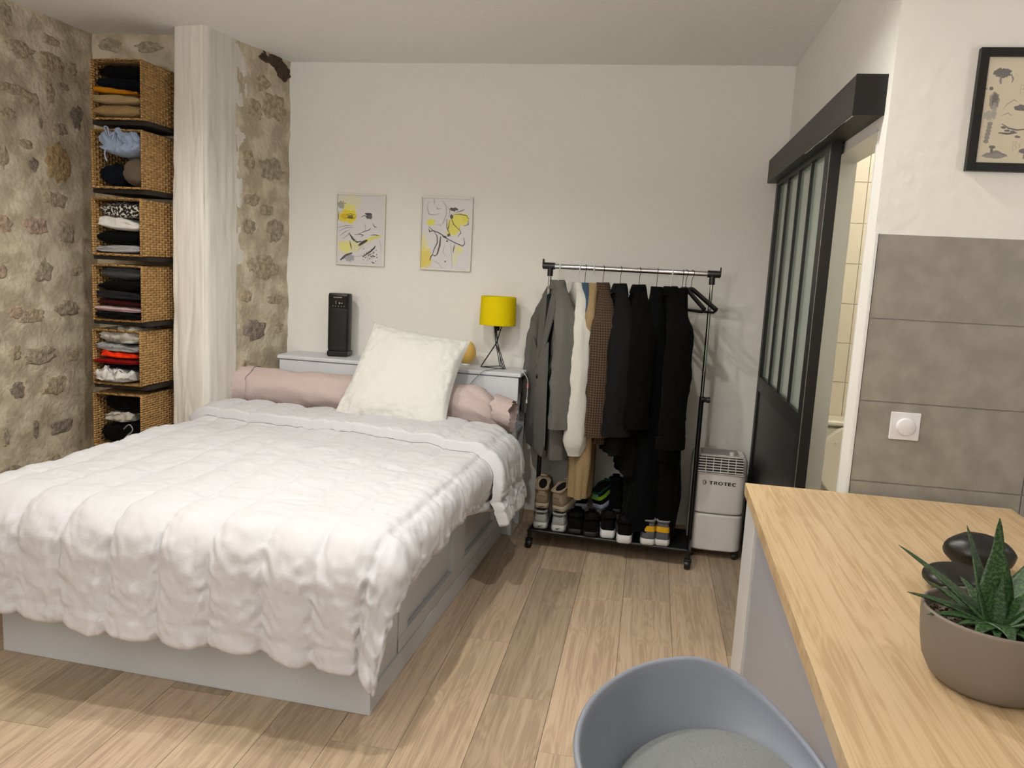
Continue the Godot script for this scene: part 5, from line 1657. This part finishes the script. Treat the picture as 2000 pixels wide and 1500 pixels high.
# ------------------------------------------------------------------ succulent and pebbles
func build_plant() -> void:
	var y := 0.867
	var c := Vector3(0.612, y, 3.222)
	var p := thing("potted_succulent", "green rosette succulent in a round taupe pot on the oak worktop", "plant", c)
	var pm := mat("pot_taupe", Color(0.47, 0.425, 0.385), 0.6)
	part(p, "pot", lt([[0.070, 0.0], [0.080, 0.002], [0.092, 0.012], [0.104, 0.036], [0.1105, 0.07], [0.1135, 0.107], [0.114, 0.124], [0.1125, 0.128], [0.1085, 0.128], [0.107, 0.123], [0.1055, 0.105]], 56), pm)
	var sg := Geo.new()
	var rows := []
	for r in 12:
		var ring := PackedVector3Array()
		for k in 40:
			var a := TAU * k / 40
			var rr := 0.1065 * (1.0 - r / 11.5)
			ring.append(Vector3(cos(a) * rr, 0.103 + 0.008 * nse(cos(a) * rr * 60, sin(a) * rr * 60, 4.0), sin(a) * rr))
		rows.append(ring)
	sg.surf(rows, true, Vector3.UP)
	part(p, "soil", sg, mat("soil", Color(0.075, 0.05, 0.035), 0.95))
	rng.seed = 12
	var gr := Geo.new()
	for k in 260:
		var a := rng.randf() * TAU
		var rr := sqrt(rng.randf()) * 0.10
		var s := rng.randf_range(0.003, 0.008)
		gr.box(Vector3(cos(a) * rr, 0.108, sin(a) * rr), Vector3(s, s * 0.7, s * 0.9), s * 0.25, Basis(Vector3(rng.randf(), 1, rng.randf()).normalized(), rng.randf() * 3.0))
	part(p, "gravel", gr, mat("gravel", Color(0.26, 0.19, 0.125), 0.9)).set_meta("kind", "stuff")
	# leaves: azimuth (0 = right, 90 = towards the camera), elevation, length, half width, bend down
	var leaves := [[200, 42, 0.185, 0.024, 14], [222, 72, 0.165, 0.025, 4], [262, 84, 0.178, 0.030, 2], [8, 50, 0.18, 0.030, 8], [330, 60, 0.165, 0.028, 6], [30, 34, 0.17, 0.034, 12], [190, 24, 0.135, 0.018, 20], [165, 24, 0.12, 0.016, 30], [128, 30, 0.10, 0.020, 55], [95, 40, 0.085, 0.026, 70], [60, 16, 0.11, 0.017, 40], [285, 40, 0.14, 0.022, 12], [262, 25, 0.12, 0.018, 14], [75, 22, 0.09, 0.015, 30], [146, 20, 0.09, 0.016, 20], [20, 22, 0.11, 0.018, 18], [110, 18, 0.085, 0.015, 25], [225, 22, 0.12, 0.016, 10], [300, 86, 0.08, 0.015, 0], [350, 22, 0.13, 0.02, 12]]
	for q in leaves:
		var az := deg_to_rad(q[0])
		var h := Vector3(cos(az), 0, sin(az))
		var side := Vector3(-sin(az), 0, cos(az))
		var pos := h * 0.008 + Vector3(0, 0.108, 0)
		var el: float = deg_to_rad(q[1])
		var lr := []
		var n := 13
		for k in n:
			var f := k / float(n - 1)
			var e := el - deg_to_rad(q[4]) * f
			var d := h * cos(e) + Vector3.UP * sin(e)
			var up := -h * sin(e) + Vector3.UP * cos(e)
			if k > 0: pos += d * (q[2] / (n - 1))
			var w: float = q[3] * (0.72 + 0.5 * sin(PI * minf(f * 1.25 + 0.1, 1.0))) * pow(1.0 - f, 0.62) + 0.0006
			var th := 0.0085 * pow(1.0 - f, 0.6) + 0.0004
			var ring := PackedVector3Array()
			for s in [[-1.0, 0.35], [-0.6, 0.30], [0.0, 0.05], [0.6, 0.30], [1.0, 0.35], [0.75, -0.45], [0.0, -1.0], [-0.75, -0.45]]:
				ring.append(pos + side * (s[0] * w) + up * (s[1] * th))
			lr.append(ring)
		var g := Geo.new()
		g.loft(lr)
		part(p, "leaf", g, mats["leaf"])
	var st := mat("pebble_black", Color(0.035, 0.033, 0.033), 0.38)
	for q in [[hit(1866, 1152, 1, 0.867), 0.075, 0.030, 0.062, 0.3, "flat black pebble lying on the oak worktop behind the pot", 0.0], [hit(1908, 1112, 1, 0.867), 0.078, 0.046, 0.058, -0.2, "larger rounded black pebble behind the flat one", 0.0]]:
		var rows2 := []
		for r in 22:
			var t := PI * r / 21.0
			var ring := PackedVector3Array()
			for k in 40:
				var a := TAU * k / 40
				var v := Vector3(cos(a) * sin(t) * q[1], -cos(t) * q[2], sin(a) * sin(t) * q[3])
				v *= 1.0 + 0.08 * nse(v.x * 14.0, v.y * 14.0 + q[4], v.z * 14.0) + 0.02 * nse(v.x * 50.0, v.y * 90.0, v.z * 50.0)
				v.y = maxf(v.y + q[2] * 0.93, 0.0)
				ring.append(v)
			rows2.append(ring)
		var g := Geo.new()
		g.loft(rows2, false)
		var o := part(self, "black_pebble", g, st, Transform3D(Basis(Vector3.UP, q[4]), q[0]))
		tag(o, q[5], "pebble")

# ------------------------------------------------------------------ chair
func build_chair() -> void:
	var c := thing("shell_chair", "light grey plastic tub stool with seat pad beside the worktop", "stool", Vector3(0.155, 0, 3.465), deg_to_rad(-100.0))
	var shell := mat("chair_grey", Color(0.51, 0.535, 0.585), 0.42)
	# local: -z is the front of the seat, the back stands at +z
	var seat := 0.685
	var nth := 96
	var build := func(off: float) -> Array:
		var rows := []
		for r in 34:
			var v := r / 33.0
			var ring := PackedVector3Array()
			for k in nth:
				var a := TAU * k / nth
				var back := 0.5 + 0.5 * sin(a)                       # 1 at the back, 0 at the front
				var rim := 0.025 + 0.10 * pow(smoothstep(0.0, 0.72, back), 0.9)
				var rx := 0.255
				var rz := 0.19
				var f := minf(v / 0.62, 1.0)
				var u := maxf(0.0, (v - 0.62) / 0.38)
				var rad := 0.86 * f + 0.14 * sin(u * PI / 2) + 0.10 * u * u * back
				var yy := 0.02 * f * f + rim * pow(u, 1.35)
				ring.append(Vector3(cos(a) * rx * rad + cos(a) * off * u, seat + yy - off * (1.0 - u), sin(a) * rz * rad + sin(a) * off * u))
			rows.append(ring)
		return rows
	var inner: Array = build.call(0.0)
	var outer: Array = build.call(0.011)
	var lip := PackedVector3Array()
	for k in nth: lip.append((inner[-1][k] + outer[-1][k]) / 2 + Vector3(0, 0.006, 0))
	var all := outer.duplicate()
	all.append(lip)
	inner.reverse()
	all.append_array(inner)
	var g := Geo.new()
	g.surf(all, true, Vector3.ZERO)
	part(c, "shell", g, shell)
	var rows := []
	for q in [[0.84, 0.020], [0.90, 0.026], [0.905, 0.038], [0.86, 0.046], [0.5, 0.049], [0.02, 0.047]]:
		var ring := PackedVector3Array()
		for k in 64:
			var a := TAU * k / 64
			ring.append(Vector3(cos(a) * 0.248 * q[0], seat + q[1], sin(a) * 0.176 * q[0]))
		rows.append(ring)
	g = Geo.new()
	g.loft(rows)
	part(c, "seat_pad", g, cloth("pad_grey", Color(0.50, 0.515, 0.52), 0.8, 0.1))
	for s in [Vector2(-1, -1), Vector2(1, -1), Vector2(-1, 1), Vector2(1, 1)]:
		part(c, "leg", tb([Vector3(s.x * 0.10, seat - 0.012, s.y * 0.09), Vector3(s.x * 0.16, 0.0, s.y * 0.14)], [0.016, 0.011], 12), mat("beech", Color(0.72, 0.55, 0.36), 0.55))
